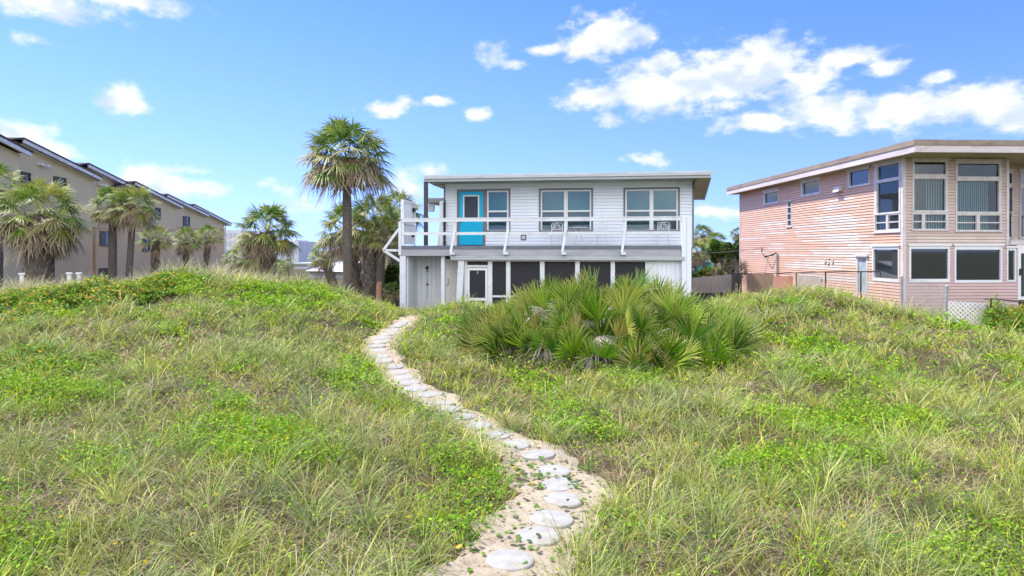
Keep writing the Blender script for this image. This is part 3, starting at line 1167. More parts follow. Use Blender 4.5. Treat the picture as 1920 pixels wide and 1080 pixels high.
# porch interior
mb = MB()
ia, ib = p0.s(871), p0.s(1275)
mb.face([H.W(ia, 3.2, zbot), H.W(ib, 3.2, zbot), H.W(ib, 3.2, zgut1), H.W(ia, 3.2, zgut1)])
mb.face([H.W(ia, .3, zbot), H.W(ia, 3.2, zbot), H.W(ia, 3.2, zgut1), H.W(ia, .3, zgut1)])
mb.face([H.W(ib, .3, zbot), H.W(ib, 3.2, zbot), H.W(ib, 3.2, zgut1), H.W(ib, .3, zgut1)])
mb.face([H.W(ia, .3, z_db + .01), H.W(ib, .3, z_db + .01), H.W(ib, 3.2, z_db + .01), H.W(ia, 3.2, z_db + .01)])
mb.face([H.W(ia, .3, zbot + .2), H.W(ib, .3, zbot + .2), H.W(ib, 3.2, zbot + .2), H.W(ia, 3.2, zbot + .2)])
mb.build('porch_room', M['interior'], house)
pi_ = Plane(H, 'f', 3.15)
for x0, x1, y0, y1 in ((983, 987.5, 511, 528), (1100, 1132, 503, 600), (1168, 1200, 508, 560), (928, 944, 520, 600)):
    a, b, z0, z1 = pi_.rect(x0, x1, y0, y1)
    mb = MB()
    ring(mb, pi_.P, a, b, max(z0, zbot + .21), z1, .06, .0, .03)
    mb.box(pi_.P, a + .06, b - .06, .0, .01, max(z0, zbot + .21) + .06, z1 - .06)
    mb.build('porch_opening', M['interior_dark'], house)
mb = MB()
mb.tube([H.W(H.u(978, 1.2), 1.2, CZ - 2.2), H.W(H.u(964, 1.2), 1.2, H.z(508, 4, 1.2))], .022, 6)
pole = mb.build('garden_pole', M['white_metal'])
setp(pole, 'thin white pole leaning inside the dark screened porch behind the palmetto', 'pole')

# left bay under the deck: post, recessed board wall with outdoor shower, low cream wall, slanted post
a, b = pd.s(749.5), pd.s(760.5)
mb = MB()
mb.box(pd.P, a, b, -.2, .0, zbot, z_db - .002)
mb.build('deck_post', M['white_paint'], house)
prc = Plane(H, 'f', 1.5)
a, b = prc.s(771), prc.s(828)
mb = MB()
n = 6
for k in range(n):
    mb.box(prc.P, a + (b - a) * k / n, a + (b - a) * (k + .965) / n, -.04, .0, zbot, z_db + .02)
mb.box(prc.P, a, b, -.06, -.041, zbot, z_db + .02)
mb.box(lambda s, o, z: H.W(s, o, z), pd.s(760.5), pd.s(760.5) + .04, .2, 1.5, zbot, z_db + .018)
recess = mb.build('recessed_wall', M['white_board'], house)
mb = MB()
su = prc.s(802)
z5 = lambda y: prc.z(802, y)
mb.tube([prc.P(su, .03, z5(560)), prc.P(su, .03, z5(502)), prc.P(su, .05, z5(500)), prc.P(su + .03, .1, z5(498))], .010, 6)
shw = mb.build('shower_pipe', M['aluminium'], recess)
mb = MB()
mb.tube([prc.P(su + .02, .1, z5(499)), prc.P(su, .14, z5(504))], [.03, .07], 10)
mb.build('shower_head', M['black_metal'], recess)
for yy_, rr_ in ((533, .04), (508, .028)):
    mb = MB()
    mb.tube([prc.P(su, .02, z5(yy_)), prc.P(su, .08, z5(yy_))], rr_, 10)
    mb.build('shower_valve', M['black_metal'], recess)
a, b = p0.s(827), p0.s(833.5)
mb = MB()
mb.box(p0.P, a, b, -.12, .0, zbot, z_db - .005)
mb.build('deck_post', M['white_paint'], house)
pq = Plane(H, 'f', .8)
a, b = pq.s(834), pq.s(872)
zz1 = pq.z(850, 490)
mb = MB()
mb.box(pq.P, a, b, -.05, .0, zbot, zz1)
n = 15
for k in range(n):                          # diagonal boards
    za = zbot + (zz1 + .3 - zbot) * k / n
    if za + .45 < zz1:
        mb.hexa([pq.P(a, .001, za + .42), pq.P(b, .001, za), pq.P(b, .013, za), pq.P(a, .013, za + .42),
                 pq.P(a, .001, za + .42 + .14), pq.P(b, .001, za + .14), pq.P(b, .006, za + .14), pq.P(a, .006, za + .42 + .14)])
lowwall = mb.build('diagonal_board_wall', M['cream_board'], house)
mb = MB()
mb.hexa([pq.P(a - .03, -.4, zz1), pq.P(b, -.4, zz1 - .02), pq.P(b, .08, zz1 - .02), pq.P(a - .03, .08, zz1),
         pq.P(a - .03, -.4, zz1 + .14), pq.P(b, -.4, zz1 + .1), pq.P(b, .08, zz1 + .06), pq.P(a - .03, .08, zz1 + .1)])
mb.build('wall_cap', M['white_paint'], lowwall)
mb = MB()
ea, eb, ez0, ez1 = pq.rect(832.5, 838.5, 522, 533)
mb.box(pq.P, ea + .02, eb + .04, .014, .09, ez0, ez1)
mb.tube([pq.P(ea + .03, .05, ez1), pq.P(ea, .04, ez1 + .3), pq.P(ea, .04, zz1)], .008, 5)
mb.build('electric_box', M['cream_board'], lowwall)
mb = MB()
pz = Plane(H, 'f', .02)
t0, t1, b0, b1 = pz.s(860), pz.s(871), pz.s(854), pz.s(865)
zt_, zb_ = z_db - .01, pz.z(860, 585)
mb.hexa([pz.P(b0, -.08, zb_), pz.P(b1, -.08, zb_), pz.P(b1, .02, zb_), pz.P(b0, .02, zb_),
         pz.P(t0, -.08, zt_), pz.P(t1, -.08, zt_), pz.P(t1, .02, zt_), pz.P(t0, .02, zt_)])
mb.build('slanted_post', M['white_paint'], house)

# ---------------- deck furniture
def make_chair():
    r = thing('patio_chair', 'white metal patio chair', 'chair', group='white metal patio chairs on the deck')
    hw = .2
    mb = MB()
    mb.tube([(-hw, -.2, .44), (hw, -.2, .44), (hw, .2, .43), (-hw, .2, .43), (-hw, -.2, .44)], .012, 6)
    for k in range(9):
        x = -hw + .04 * k + .04
        mb.tube([(x, -.2, .442), (x, .2, .432)], .007, 5)
    for k in range(5):
        y = -.14 + .07 * k
        mb.tube([(-hw, y, .44), (hw, y, .44)], .006, 5)
    mb.build('seat', M['white_metal'], r, local=True)
    mb = MB()
    bt = .27
    mb.tube([(-hw, .2, .43), (-hw - .01, .24, .62), (-hw - .015, .30, .86), (-hw + .02, .312, .885), (0, .318, .90), (hw - .02, .312, .885),
             (hw + .015, .30, .86), (hw + .01, .24, .62), (hw, .2, .43)], .011, 6)
    mb.tube([(-hw, .25, .645), (0, .25, .62), (hw, .25, .645)], .010, 6)
    rr = random.Random(3)
    for k in range(13):      # scrolls of the cast back
        cx = -.16 + .32 * (k % 5) / 4 + rr.uniform(-.02, .02)
        cz = .69 + .075 * (k // 5) + rr.uniform(-.01, .01)
        ra_ = rr.uniform(.028, .045)
        a0 = rr.uniform(0, 6.28)
        pts = []
        for q in range(9):
            a = a0 + q / 8 * 4.9
            rad = ra_ * (1 - .45 * q / 8)
            z = cz + math.sin(a) * rad
            pts.append((cx + math.cos(a) * rad, .25 + (z - .64) * .25, z))
        mb.tube(pts, .008, 5)
    for sgn in (-1, 1):
        mb.tube([(sgn * .17, .25, .645), (sgn * .08, .275, .74), (sgn * .12, .29, .80), (0, .312, .88)], .008, 5)
    mb.build('backrest', M['white_metal'], r, local=True)
    for sx in (-1, 1):
        mb = MB()
        mb.tube([(sx * hw, -.2, .44), (sx * (hw + .012), -.225, .3), (sx * (hw + .03), -.25, .0)], .011, 6)
        mb.build('leg', M['white_metal'], r, local=True)
        mb = MB()
        mb.tube([(sx * hw, .2, .43), (sx * (hw + .01), .22, .25), (sx * (hw + .03), .30, .0)], .011, 6)
        mb.build('leg', M['white_metal'], r, local=True)
    return r


chair = make_chair()
hrot = math.atan2(H.du.y, H.du.x)
cw = .95
for i, (px, dw_, rz, lab) in enumerate(((1043.5, .25, math.pi * 1.0, 'white scrolled metal patio chair on the deck, left of the round table'),
                                       (1123, .2, math.pi * .82, 'white scrolled metal patio chair turned sideways, right of the round table'),
                                       (1242, .1, math.pi * .93, 'white scrolled metal patio chair alone in front of the right deck window'))):
    o = chair if i == 0 else copy_tree(chair)
    o['label'] = lab
    o.location = H.W(H.u(px, cw + dw_), cw + dw_, z_dt + .001)
    o.rotation_euler = (0, 0, hrot + rz + math.pi)
tb = thing('patio_table', 'round white metal patio table with splayed legs on the deck', 'table', H.W(H.u(1085, cw), cw, z_dt + .001), None, hrot)
mb = MB()
n = 28
for (r0, za, r1, zb2) in ((.0, .70, .36, .70), (.36, .70, .375, .69), (.375, .69, .36, .665), (.36, .665, .0, .665)):
    for k in range(n):
        a0, a1 = 2 * math.pi * k / n, 2 * math.pi * (k + 1) / n
        mb.face([(r0 * math.cos(a0), r0 * math.sin(a0), za), (r1 * math.cos(a0), r1 * math.sin(a0), zb2),
                 (r1 * math.cos(a1), r1 * math.sin(a1), zb2), (r0 * math.cos(a1), r0 * math.sin(a1), za)])
mb.build('tabletop', M['white_metal'], tb, local=True)
for k in range(4):
    a = math.pi / 4 + k * math.pi / 2
    ca, sa = math.cos(a), math.sin(a)
    mb = MB()
    mb.tube([(.26 * ca, .26 * sa, .665), (.16 * ca, .16 * sa, .58), (.11 * ca, .11 * sa, .45), (.15 * ca, .15 * sa, .28), (.26 * ca, .26 * sa, .10), (.33 * ca, .33 * sa, .0)], .017, 6)
    mb.build('leg', M['white_metal'], tb, local=True)
mb = MB()
mb.tube([(.115 * math.cos(2 * math.pi * k / 12), .115 * math.sin(2 * math.pi * k / 12), .44) for k in range(13)], .009, 5)
mb.build('brace_ring', M['white_metal'], tb, local=True)


def holed(mb, P, rect, holes, o0, o1):
    """a flat board with rectangular openings, as butted boxes"""
    s0, s1, z0, z1 = rect
    cuts = sorted({z0, z1} | {min(max(h[2], z0), z1) for h in holes} | {min(max(h[3], z0), z1) for h in holes})
    for a, b in zip(cuts[:-1], cuts[1:]):
        if b - a < 1e-4:
            continue
        hs_ = [(h[0], h[1]) for h in holes if h[2] < (a + b) / 2 < h[3]]
        for u0, u1 in subtract((s0, s1), hs_):
            if u1 - u0 > 1e-4:
                mb.box(P, u0, u1, o0, o1, a, b)


def painted(name, rough, grime, gscale, stretch=(1, 1, 1)):
    m = material(name, (.5, .5, .5), rough, None, 3, stretch=stretch, bump=.05)
    t = m.node_tree
    b = t.nodes['Principled BSDF']
    at = t.nodes.new('ShaderNodeAttribute')
    at.attribute_name = 'Col'
    n = t.nodes.new('ShaderNodeTexNoise')
    n.inputs['Scale'].default_value = gscale
    n.inputs['Detail'].default_value = 6
    tcn = t.nodes.new('ShaderNodeTexCoord')
    mpn = t.nodes.new('ShaderNodeMapping')
    mpn.inputs['Scale'].default_value = stretch
    t.links.new(tcn.outputs['Object'], mpn.inputs[0])
    t.links.new(mpn.outputs[0], n.inputs['Vector'])
    r = t.nodes.new('ShaderNodeMapRange')
    r.inputs['From Min'].default_value = .42
    r.inputs['From Max'].default_value = .75
    r.inputs['To Max'].default_value = .55
    t.links.new(n.outputs[0], r.inputs['Value'])
    mx = t.nodes.new('ShaderNodeMix')
    mx.data_type = 'RGBA'
    t.links.new(r.outputs[0], mx.inputs[0])
    t.links.new(at.outputs['Color'], mx.inputs[6])
    mx.inputs[7].default_value = (*grime, 1)
    t.links.new(mx.outputs[2], b.inputs['Base Color'])
    return m


M['pink_siding'] = painted('pink_siding', .5, (.52, .38, .29), 1.4, (1, 1, 1.6))

# ------------------------------------------------------------------ the pink house
K = Frame(1693, 25.0, 905)
kz0 = 2.2
pink = thing('pink_house', 'weathered pink sided two storey house with faded white patches and big corner windows', 'house', K.W(4, 6, kz0))
pf = Plane(K, 'f', 0.0)
ps = Plane(K, 'l', 0.0)
k_end = ps.s(1388)
k_r = pf.s(1888.5)
k_rl = pf.s(1907)
kzt = pf.z(1790, 294)
kfl = pf.z(1888, 452)
# windows: (outer rect, panes, style)
fw = [((1710, 1777, 299, 431), [(1714, 1773, 304, 326.5), (1713.5, 1772, 336, 394.5), (1711.5, 1728, 402, 429), (1734, 1773, 402, 429)], 'tall'),
      ((1791, 1877, 301, 433), [(1795, 1873, 307, 331), (1794, 1872, 339.5, 397), (1794, 1830, 404, 431), (1836.5, 1874, 404, 431)], 'tall'),
      ((1704, 1780, 460, 529), [(1707.5, 1777, 466.5, 523)], 'low'),
      ((1789, 1878, 460, 530), [(1792, 1875, 468, 525)], 'low'),
      ((1887, 1904, 464, 528), [(1889.5, 1902, 469.5, 525)], 'low')]
sw = [((1640, 1689, 304, 435), [(1646, 1686.5, 309, 334.5), (1645, 1686.5, 341, 398), (1642, 1662.5, 404, 431), (1666, 1686.5, 403, 429)], 'tall'),
      ((1637, 1686.5, 461, 528), [(1638.5, 1685, 467.5, 522)], 'low'),
      ((1590, 1631, 316, 349), [(1593.5, 1630, 320, 346)], 'small'),
      ((1502, 1538, 336, 366), [(1505.5, 1537, 341, 362.5)], 'small'),
      ((1431.5, 1460.5, 356, 382), [(1434.5, 1459.5, 361, 379.5)], 'small'),
      ((1476, 1485, 377, 425), [(1477, 1484, 379, 388), (1477, 1484, 389.5, 400), (1477, 1484, 401.5, 412), (1477, 1484, 413.5, 423)], 'slit')]
PK, PKF, FD = (.70, .43, .30), (.60, .42, .385), (.68, .57, .48)


def jit(c, a):
    f = 1 + random.uniform(-a, a)
    return tuple(x * f for x in c)


def side_col(k, u0, u1):
    rr = random.Random(k * 77 + 5)
    zc = (k + .5) * .115
    segs = []
    # white zones per course, in metres of depth along the wall (0 = near corner)
    t = (zc - 4.0) / 2.6
    iv = []
    if 4.5 < zc < 7.2 and rr.random() < .8:
        st = 1.6 + max(0, (zc - 5.0)) * .9 + rr.uniform(-.5, 1.1)
        iv.append((st, st + rr.uniform(2.0, 7.5) * (1 if zc < 6.3 else .5)))
    if 4.6 < zc < 6.6 and rr.random() < .6:
        a = rr.uniform(8.0, 12.5)
        iv.append((a, a + rr.uniform(1.5, 4.0)))
    if 3.4 < zc < 5.2 and rr.random() < .8:
        a = rr.uniform(1.6, 4.5)
        iv.append((a, a + rr.uniform(3.5, 7)))
    pts = sorted({u0, u1} | {x for p in iv for x in p if u0 < x < u1})
    base = jit(PK, .06)
    fd = jit(FD, .05)
    for a, b in zip(pts[:-1], pts[1:]):
        m = (a + b) / 2
        segs.append((a, b, fd if any(p[0] <= m <= p[1] for p in iv) else base))
    return segs


def front_col(k, u0, u1):
    rr = random.Random(k * 31 + 9)
    zc = (k + .5) * .115
    f = 1 + rr.uniform(-.05, .05)
    c = tuple(x * f for x in PKF)
    up = min(max((zc - 4.6) / 1.0, 0), 1)
    c = tuple(a * (1 - up * .55) + b * up * .55 for a, b in zip(c, (.62, .52, .44)))
    if (5.25 < zc < 5.6 or 4.95 < zc < 5.1) and rr.random() < .7:
        q = rr.uniform(.3, 3.5)
        return [(u0, min(u1, max(u0, q)), c), (min(u1, max(u0, q)), u1, FD)] if u0 < q < u1 else [(u0, u1, FD)]
    return [(u0, u1, c)]


side_door = ps.rect(1607, 1627.5, 481, 549)
mb = MB()
siding(mb, ps.P, .05, k_end, kz0, kzt, .115, [ps.rect(*w[0]) for w in sw] + [side_door], .02, side_col)
siding(mb, pf.P, .05, k_r, kfl - .1, kzt, .115, [pf.rect(*w[0]) for w in fw], .02, front_col)
siding(mb, pf.P, .05, k_rl, kz0, kfl - .1, .115, [pf.rect(*w[0]) for w in fw], .02, front_col)
mb.build('wall_siding', M['pink_siding'], pink)
mb = MB()
mb.box(pf.P, -.03, .09, -.09, .04, kz0, kzt + .1)
mb.build('corner_trim', M['pink_trim'], pink)
mb = MB()
mb.box(ps.P, k_end, k_end + .07, -.1, .03, kz0, kzt + .1)
mb.build('corner_trim', M['pink_trim'], pink)
mb = MB()
mb.box(pf.P, k_r - .05, k_r + .05, -.02, .035, kfl - .15, kzt + .1)
mb.build('corner_trim', M['pink_trim'], pink)
# body of the house behind the siding (back, right, recess walls)
mb = MB()
mb.face([K.W(.03, k_end, kz0), K.W(14, k_end, kz0), K.W(14, k_end, kzt), K.W(.03, k_end, kzt)])
mb.face([K.W(14, 0, kz0), K.W(14, k_end, kz0), K.W(14, k_end, kzt), K.W(14, 0, kzt)])
mb.build('wall', M['pink_trim'], pink)


def big_window(pl, outer, panes, style, parent):
    o = pl.rect(*outer)
    hs_ = [pl.rect(*p) for p in panes]
    mb = MB()
    holed(mb, pl.P, o, hs_, -.06, .03)
    mb.box(pl.P, o[0] - .05, o[1] + .05, .022, .075, o[3] - .02, o[3] + (.055 if style != 'slit' else .02))
    if style != 'low':
        mb.box(pl.P, o[0] - .03, o[1] + .03, .022, .06, o[2] - .035, o[2] + .01)
    if style == 'tall':
        for h in hs_[2:]:
            m = (h[2] + h[3]) / 2
            mb.box(pl.P, h[0], h[1], -.03, .0, m - .022, m + .022)
        m = hs_[1][3] + .01
        mb.box(pl.P, o[0], o[1], .031, .05, m, m + .07)
        m = hs_[1][2] - .07
        mb.box(pl.P, o[0], o[1], .031, .05, m, m + .05)
    win = mb.build('window', M['pink_trim'] if style != 'low' else M['white_metal'], parent)
    mb = MB()
    for h in hs_:
        mb.box(pl.P, h[0], h[1], -.045, -.039, h[2], h[3])
    mb.build('pane', M['pane_clear'] if style == 'tall' else M['pane_dark'], win)
    mb = MB()
    mb.face([pl.P(o[0], -.9, o[2]), pl.P(o[1], -.9, o[2]), pl.P(o[1], -.9, o[3]), pl.P(o[0], -.9, o[3])])
    mb.face([pl.P(o[0], -.06, o[2]), pl.P(o[0], -.9, o[2]), pl.P(o[0], -.9, o[3]), pl.P(o[0], -.06, o[3])])
    mb.face([pl.P(o[1], -.06, o[2]), pl.P(o[1], -.9, o[2]), pl.P(o[1], -.9, o[3]), pl.P(o[1], -.06, o[3])])
    mb.face([pl.P(o[0], -.06, o[3]), pl.P(o[1], -.06, o[3]), pl.P(o[1], -.9, o[3]), pl.P(o[0], -.9, o[3])])
    mb.face([pl.P(o[0], -.06, o[2]), pl.P(o[1], -.06, o[2]), pl.P(o[1], -.9, o[2]), pl.P(o[0], -.9, o[2])])
    mb.build('room', M['interior_dark'], win)
    if style == 'tall':
        mb = MB()
        h = hs_[1]
        lo, hi = hs_[2][2], h[3]
        w = h[1] - h[0]
        n = max(6, int(w / .085))
        span = .80 if outer[0] in (1791,) else .97
        for k in range(n):
            a = o[0] + .05 + (o[1] - o[0] - .1) * span * k / n
            ww = .075
            mb.face([pl.P(a, -.12, lo), pl.P(a + ww * .75, -.16, lo), pl.P(a + ww * .75, -.16, hi), pl.P(a, -.12, hi)])
        mb.build('blind', M['blind'], win)
    return win


for w in fw:
    big_window(pf, *w, pink)
for w in sw:
    big_window(ps, *w, pink)
# side door
a, b, z0, z1 = side_door
mb = MB()
holed(mb, ps.P, (a, b, kz0, z1), [(a + .08, b - .08, kz0, z1 - .08)], -.05, .03)
mb.box(ps.P, a - .08, b + .08, .031, .10, z1, z1 + .09)
df = mb.build('door', M['pink_trim'], pink)
mb = MB()
mb.box(ps.P, a + .08, b - .08, -.04, -.02, kz0, z1 - .08)
mb.build('door_leaf', M['pale_blue_door'], df)
# flood light box
a, b, z0, z1 = ps.rect(1570, 1581, 349, 360)
mb = MB()
mb.hexa([ps.P(a, .02, z0 + .04), ps.P(b, .02, z0 + .04), ps.P(b, .22, z0), ps.P(a, .22, z0), ps.P(a, .02, z1), ps.P(b, .02, z1), ps.P(b, .16, z1 - .03), ps.P(a, .16, z1 - .03)])
mb.build('wall_lamp', M['pink_trim'], pink)
# electric mast and service cable ends
mw = ps.s(1460)
mb = MB()
mb.tube([ps.P(mw, .08, kz0), ps.P(mw, .08, ps.z(1460, 476)), ps.P(mw + .12, .09, ps.z(1460, 473)), ps.P(mw + .3, .1, ps.z(1460, 476))], .045, 8)
mb.build('electric_mast', M['galv'], pink)
mb = MB()
for q in range(3):
    mb.tube([ps.P(mw + .25, .1, ps.z(1460, 476) - .02 * q), ps.P(mw + .9, .35, ps.z(1460, 481 + q)), ps.P(mw + 1.5, .3, ps.z(1450, 472)), ps.P(mw + 1.9 - .2 * q, .12, ps.z(1440, 463 + 2 * q))], .014, 5)
mb.build('cable', M['black_metal'], pink)


def text_mesh(name, body, size, mat, parent, P, s, o, z, flip=False, thick=.012):
    cu = bpy.data.curves.new(name, 'FONT')
    cu.body = body
    cu.size = size
    cu.extrude = thick / 2
    cu.shear = .25
    cu.align_x = 'CENTER'
    tmp = bpy.data.objects.new(name + '_tmp', cu)
    C.objects.link(tmp)
    dg = bpy.context.evaluated_depsgraph_get()
    me = bpy.data.meshes.new_from_object(tmp.evaluated_get(dg))
    C.objects.unlink(tmp)
    bpy.data.objects.remove(tmp)
    off = root_loc(parent)
    for v in me.vertices:
        x, y, zz = v.co
        p = P(s + (-x if flip else x), o + zz, z + y)
        v.co = Vector(p) - off
    me.materials.clear()
    me.materials.append(mat)
    ob_ = bpy.data.objects.new(name, me)
    C.objects.link(ob_)
    ob_.parent = parent
    return ob_


text_mesh('house_number', '4 5 4', .42, M['pink_trim'], pink, ps.P, ps.s(1554), .04, ps.z(1554, 496), flip=True, thick=.03)

# roof
of, ol = 1.6, .6
pp = Plane(K, 'f', -of)
kr1, krm, kr0 = pp.z(1713, 261.5), pp.z(1713, 272), pp.z(1713, 285)
kru = pp.s(1940) + 4
mb = MB()
mb.box(lambda s, o, z: K.W(s, o, z), -ol + .03, kru, -of + .03, k_end + .6, kr0 + .04, kr1 - .03)
rf = mb.build('roof', M['roofing'], pink)
mb = MB()
for nm, mat_, zz0, zz1, pr_ in (('roof_edge', M['tan_fascia'], krm, kr1, .03), ('fascia', M['pink_fascia'], kr0, krm - .003, .0)):
    mb = MB()
    mb.box(lambda s, o, z: K.W(s, o, z), -ol - pr_, kru, -of - pr_, -of + .03 - .001, zz0, zz1)
    mb.box(lambda s, o, z: K.W(s, o, z), -ol - pr_, -ol + .029, -of + .03, k_end + .6, zz0, zz1)
    mb.build(nm, mat_, rf)
mb = MB()
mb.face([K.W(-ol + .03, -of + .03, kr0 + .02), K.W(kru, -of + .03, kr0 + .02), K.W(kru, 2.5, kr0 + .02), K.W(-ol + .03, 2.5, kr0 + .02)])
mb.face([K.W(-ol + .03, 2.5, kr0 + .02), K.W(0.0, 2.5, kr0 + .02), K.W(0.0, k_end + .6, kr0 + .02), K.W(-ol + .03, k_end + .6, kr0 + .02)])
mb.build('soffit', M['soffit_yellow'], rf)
# frieze closing the wall to the soffit
mb = MB()
mb.box(pf.P, .0, k_r, -.05, .012, kzt, kr0 + .02)
mb.box(ps.P, .09, k_end, -.05, .012, kzt, kr0 + .02)
mb.build('frieze_board', M['pink_trim'], pink)
# balcony recess on the right
pbk = Plane(K, 'f', 1.5)
bk_r = k_r + 5
bwin = [((1888, 1899, 320, 446), [(1888.5, 1897, 325, 344), (1889, 1897.5, 352, 444)], 'b'), ((1912, 1934, 320, 446), [(1914, 1932, 326, 345), (1914, 1932, 353, 444)], 'b')]
mb = MB()
siding(mb, pbk.P, k_r - 1.4, bk_r, kfl, kzt + .3, .115, [pbk.rect(*w[0]) for w in bwin], .02, front_col)
siding(mb, lambda a, o, z: K.W(k_r + o, a, z), .0, 1.5, kfl, kzt, .115, [], .02, front_col)
siding(mb, pf.P, pf.s(1922), bk_r, kz0, kfl - .2, .115, [], .02, front_col)
mb.build('balcony_wall', M['pink_siding'], pink)
for w in bwin:
    big_window(pbk, *w, pink)
mb = MB()
mb.box(pf.P, k_r + .052, bk_r, -1.45, .10, kfl - .13, kfl + .04)
bal = mb.build('balcony_floor', M['pink_trim'], pink)
mb = MB()
zrt = pf.z(1900, 397)
mb.box(pf.P, k_r + .05, bk_r, .02, .06, zrt - .04, zrt)
for k in range(16):
    a = k_r + .12 + k * .27
    mb.box(pf.P, a, a + (.05 if k % 3 == 0 else .03), .03, .05, kfl + .04, zrt - .04)
mb.build('balcony_railing', M['galv'], bal)
a, b, z0, z1 = pf.rect(1908, 1950, 470, 562)
mb = MB()
holed(mb, pf.P, (a, b, z0, z1), [(a + .1, (a + b) / 2 - .05, z0 + .12, z1 - .1), ((a + b) / 2 + .05, b - .1, z0 + .12, z1 - .1)], -.06, .04)
mb.box(pf.P, k_rl, a, -.06, .03, kz0, z1 + .1)
pdoor = mb.build('patio_door', M['white_metal'], pink)
mb = MB()
mb.box(pf.P, a + .1, (a + b) / 2 - .05, -.03, -.02, z0 + .12, z1 - .1)
mb.box(pf.P, (a + b) / 2 + .05, b - .1, -.03, -.02, z0 + .12, z1 - .1)
mb.build('pane', M['pane_dark'], pdoor)
mb = MB()
mb.face([pf.P(a, -.8, z0), pf.P(b, -.8, z0), pf.P(b, -.8, z1), pf.P(a, -.8, z1)])
mb.build('room', M['interior_dark'], pdoor)
mb = MB()
mb.box(pf.P, a + .03, a + .06, .04, .09, z0 + .9, z0 + 1.15)
mb.build('handle', M['black_metal'], pdoor)

# ------------------------------------------------------------------ condominium on the left
D = Frame(175, 60.0, 880)
PD = lambda c: Plane(D, 'r', c)
dz0 = 2.0
# unit: (setback, peak px, peak py, low px, low py, wall start px, back of building)
units = [(0.0, 30, 257.5, 180, 331, -260, 0), (-1.2, 154, 305, 246, 350, 150, 0), (-1.2, 243, 339, 335, 385, 243, 0),
         (-2.6, 305, 363, 385, 401, 300, 0), (-3.9, 356, 382, 428, 418.5, 350, 0)]
cond_words = ['first', 'second', 'third', 'fourth', 'fifth']
condo = thing('condominium', 'long tan stucco condominium with stepped sloping rooflines behind the palms at left', 'building', D.W(-6, 10, dz0))
for i, (c, px, py, lx, ly, _s, _b) in enumerate(units):
    pl = PD(c)
    w0, w1 = pl.s(px), pl.s(lx)
    z0, z1 = pl.z(px, py), pl.z(lx, ly)
    slope = (z1 - z0) / (w1 - w0)
    ww1 = w1 - .6 if i < 4 else pl.s(420)
    tk = .55
    P = lambda s, o, z: D.W(o, s, z)
    zb = z0 + slope * (ww1 - w0) - tk * .4
    zlow = dz0
    # wall with a sloping top, butted behind the fascia
    ztop_ = lambda w: z0 + slope * (w - w0) - tk * .5
    mid = pl.z((px + lx) / 2, 430) if i < 2 else pl.z((px + lx) / 2, 428)
    mb = MB()
    a0 = w0 + .3 if i else w0
    mb.hexa([D.W(c - 14, a0, mid), D.W(c, a0, mid), D.W(c, ww1, mid), D.W(c - 14, ww1, mid),
             D.W(c - 14, a0, ztop_(a0)), D.W(c, a0, ztop_(a0)), D.W(c, ww1, ztop_(ww1)), D.W(c - 14, ww1, ztop_(ww1))])
    wo_ = mb.build('wall', M['stucco'], condo)
    # lower storey proud of the wall above
    pr_ = .04 if i != 1 else 1.0
    mb = MB()
    lw1 = ww1 if i != 1 else PD(c + pr_).s(265)
    mb.box(P, a0, lw1, c - 14, c + pr_, dz0, mid - .004)
    mb.box(P, a0, lw1, c - 3, c + pr_ + .05, mid - .003, mid + .12)
    mb.build('lower_wall', M['stucco_lower'], condo)
    # roof slab with dark edge and white fascia
    e = .6
    mb = MB()
    mb.hexa([D.W(c - 15, w0, z0 - .12), D.W(c + e, w0, z0 - .12), D.W(c + e, w1, z1 - .12), D.W(c - 15, w1, z1 - .12),
             D.W(c - 15, w0, z0), D.W(c + e, w0, z0), D.W(c + e, w1, z1), D.W(c - 15, w1, z1)])
    mb.hexa([D.W(c - 15, w0 - 4, z0 - 1.0), D.W(c + e, w0 - 4, z0 - 1.0), D.W(c + e, w0, z0 - .12), D.W(c - 15, w0, z0 - .12),
             D.W(c - 15, w0 - 4, z0 - .9), D.W(c + e, w0 - 4, z0 - .9), D.W(c + e, w0, z0), D.W(c - 15, w0, z0)])
    ro = mb.build('roof', M['dark_shingle'], condo)
    mb = MB()
    mb.hexa([D.W(c + e - .15, w0, z0 - .40), D.W(c + e - .03, w0, z0 - .40), D.W(c + e - .03, w1 - .1, z1 - .40), D.W(c + e - .15, w1 - .1, z1 - .40),
             D.W(c + e - .15, w0, z0 - .123), D.W(c + e - .03, w0, z0 - .123), D.W(c + e - .03, w1 - .1, z1 - .123), D.W(c + e - .15, w1 - .1, z1 - .123)])
    mb.box(P, w1 - .25, w1 - .12, c - 10, c + e - .16, z1 - .40, z1 - .125)
    mb.build('fascia', M['condo_fascia'], ro)
    mb = MB()
    mb.face([D.W(c, w0, z0 - .46), D.W(c + e - .1, w0, z0 - .46), D.W(c + e - .1, w1 - .2, z1 - .46), D.W(c, w1 - .2, z1 - .46)])
    mb.build('soffit', M['condo_fascia'], ro)
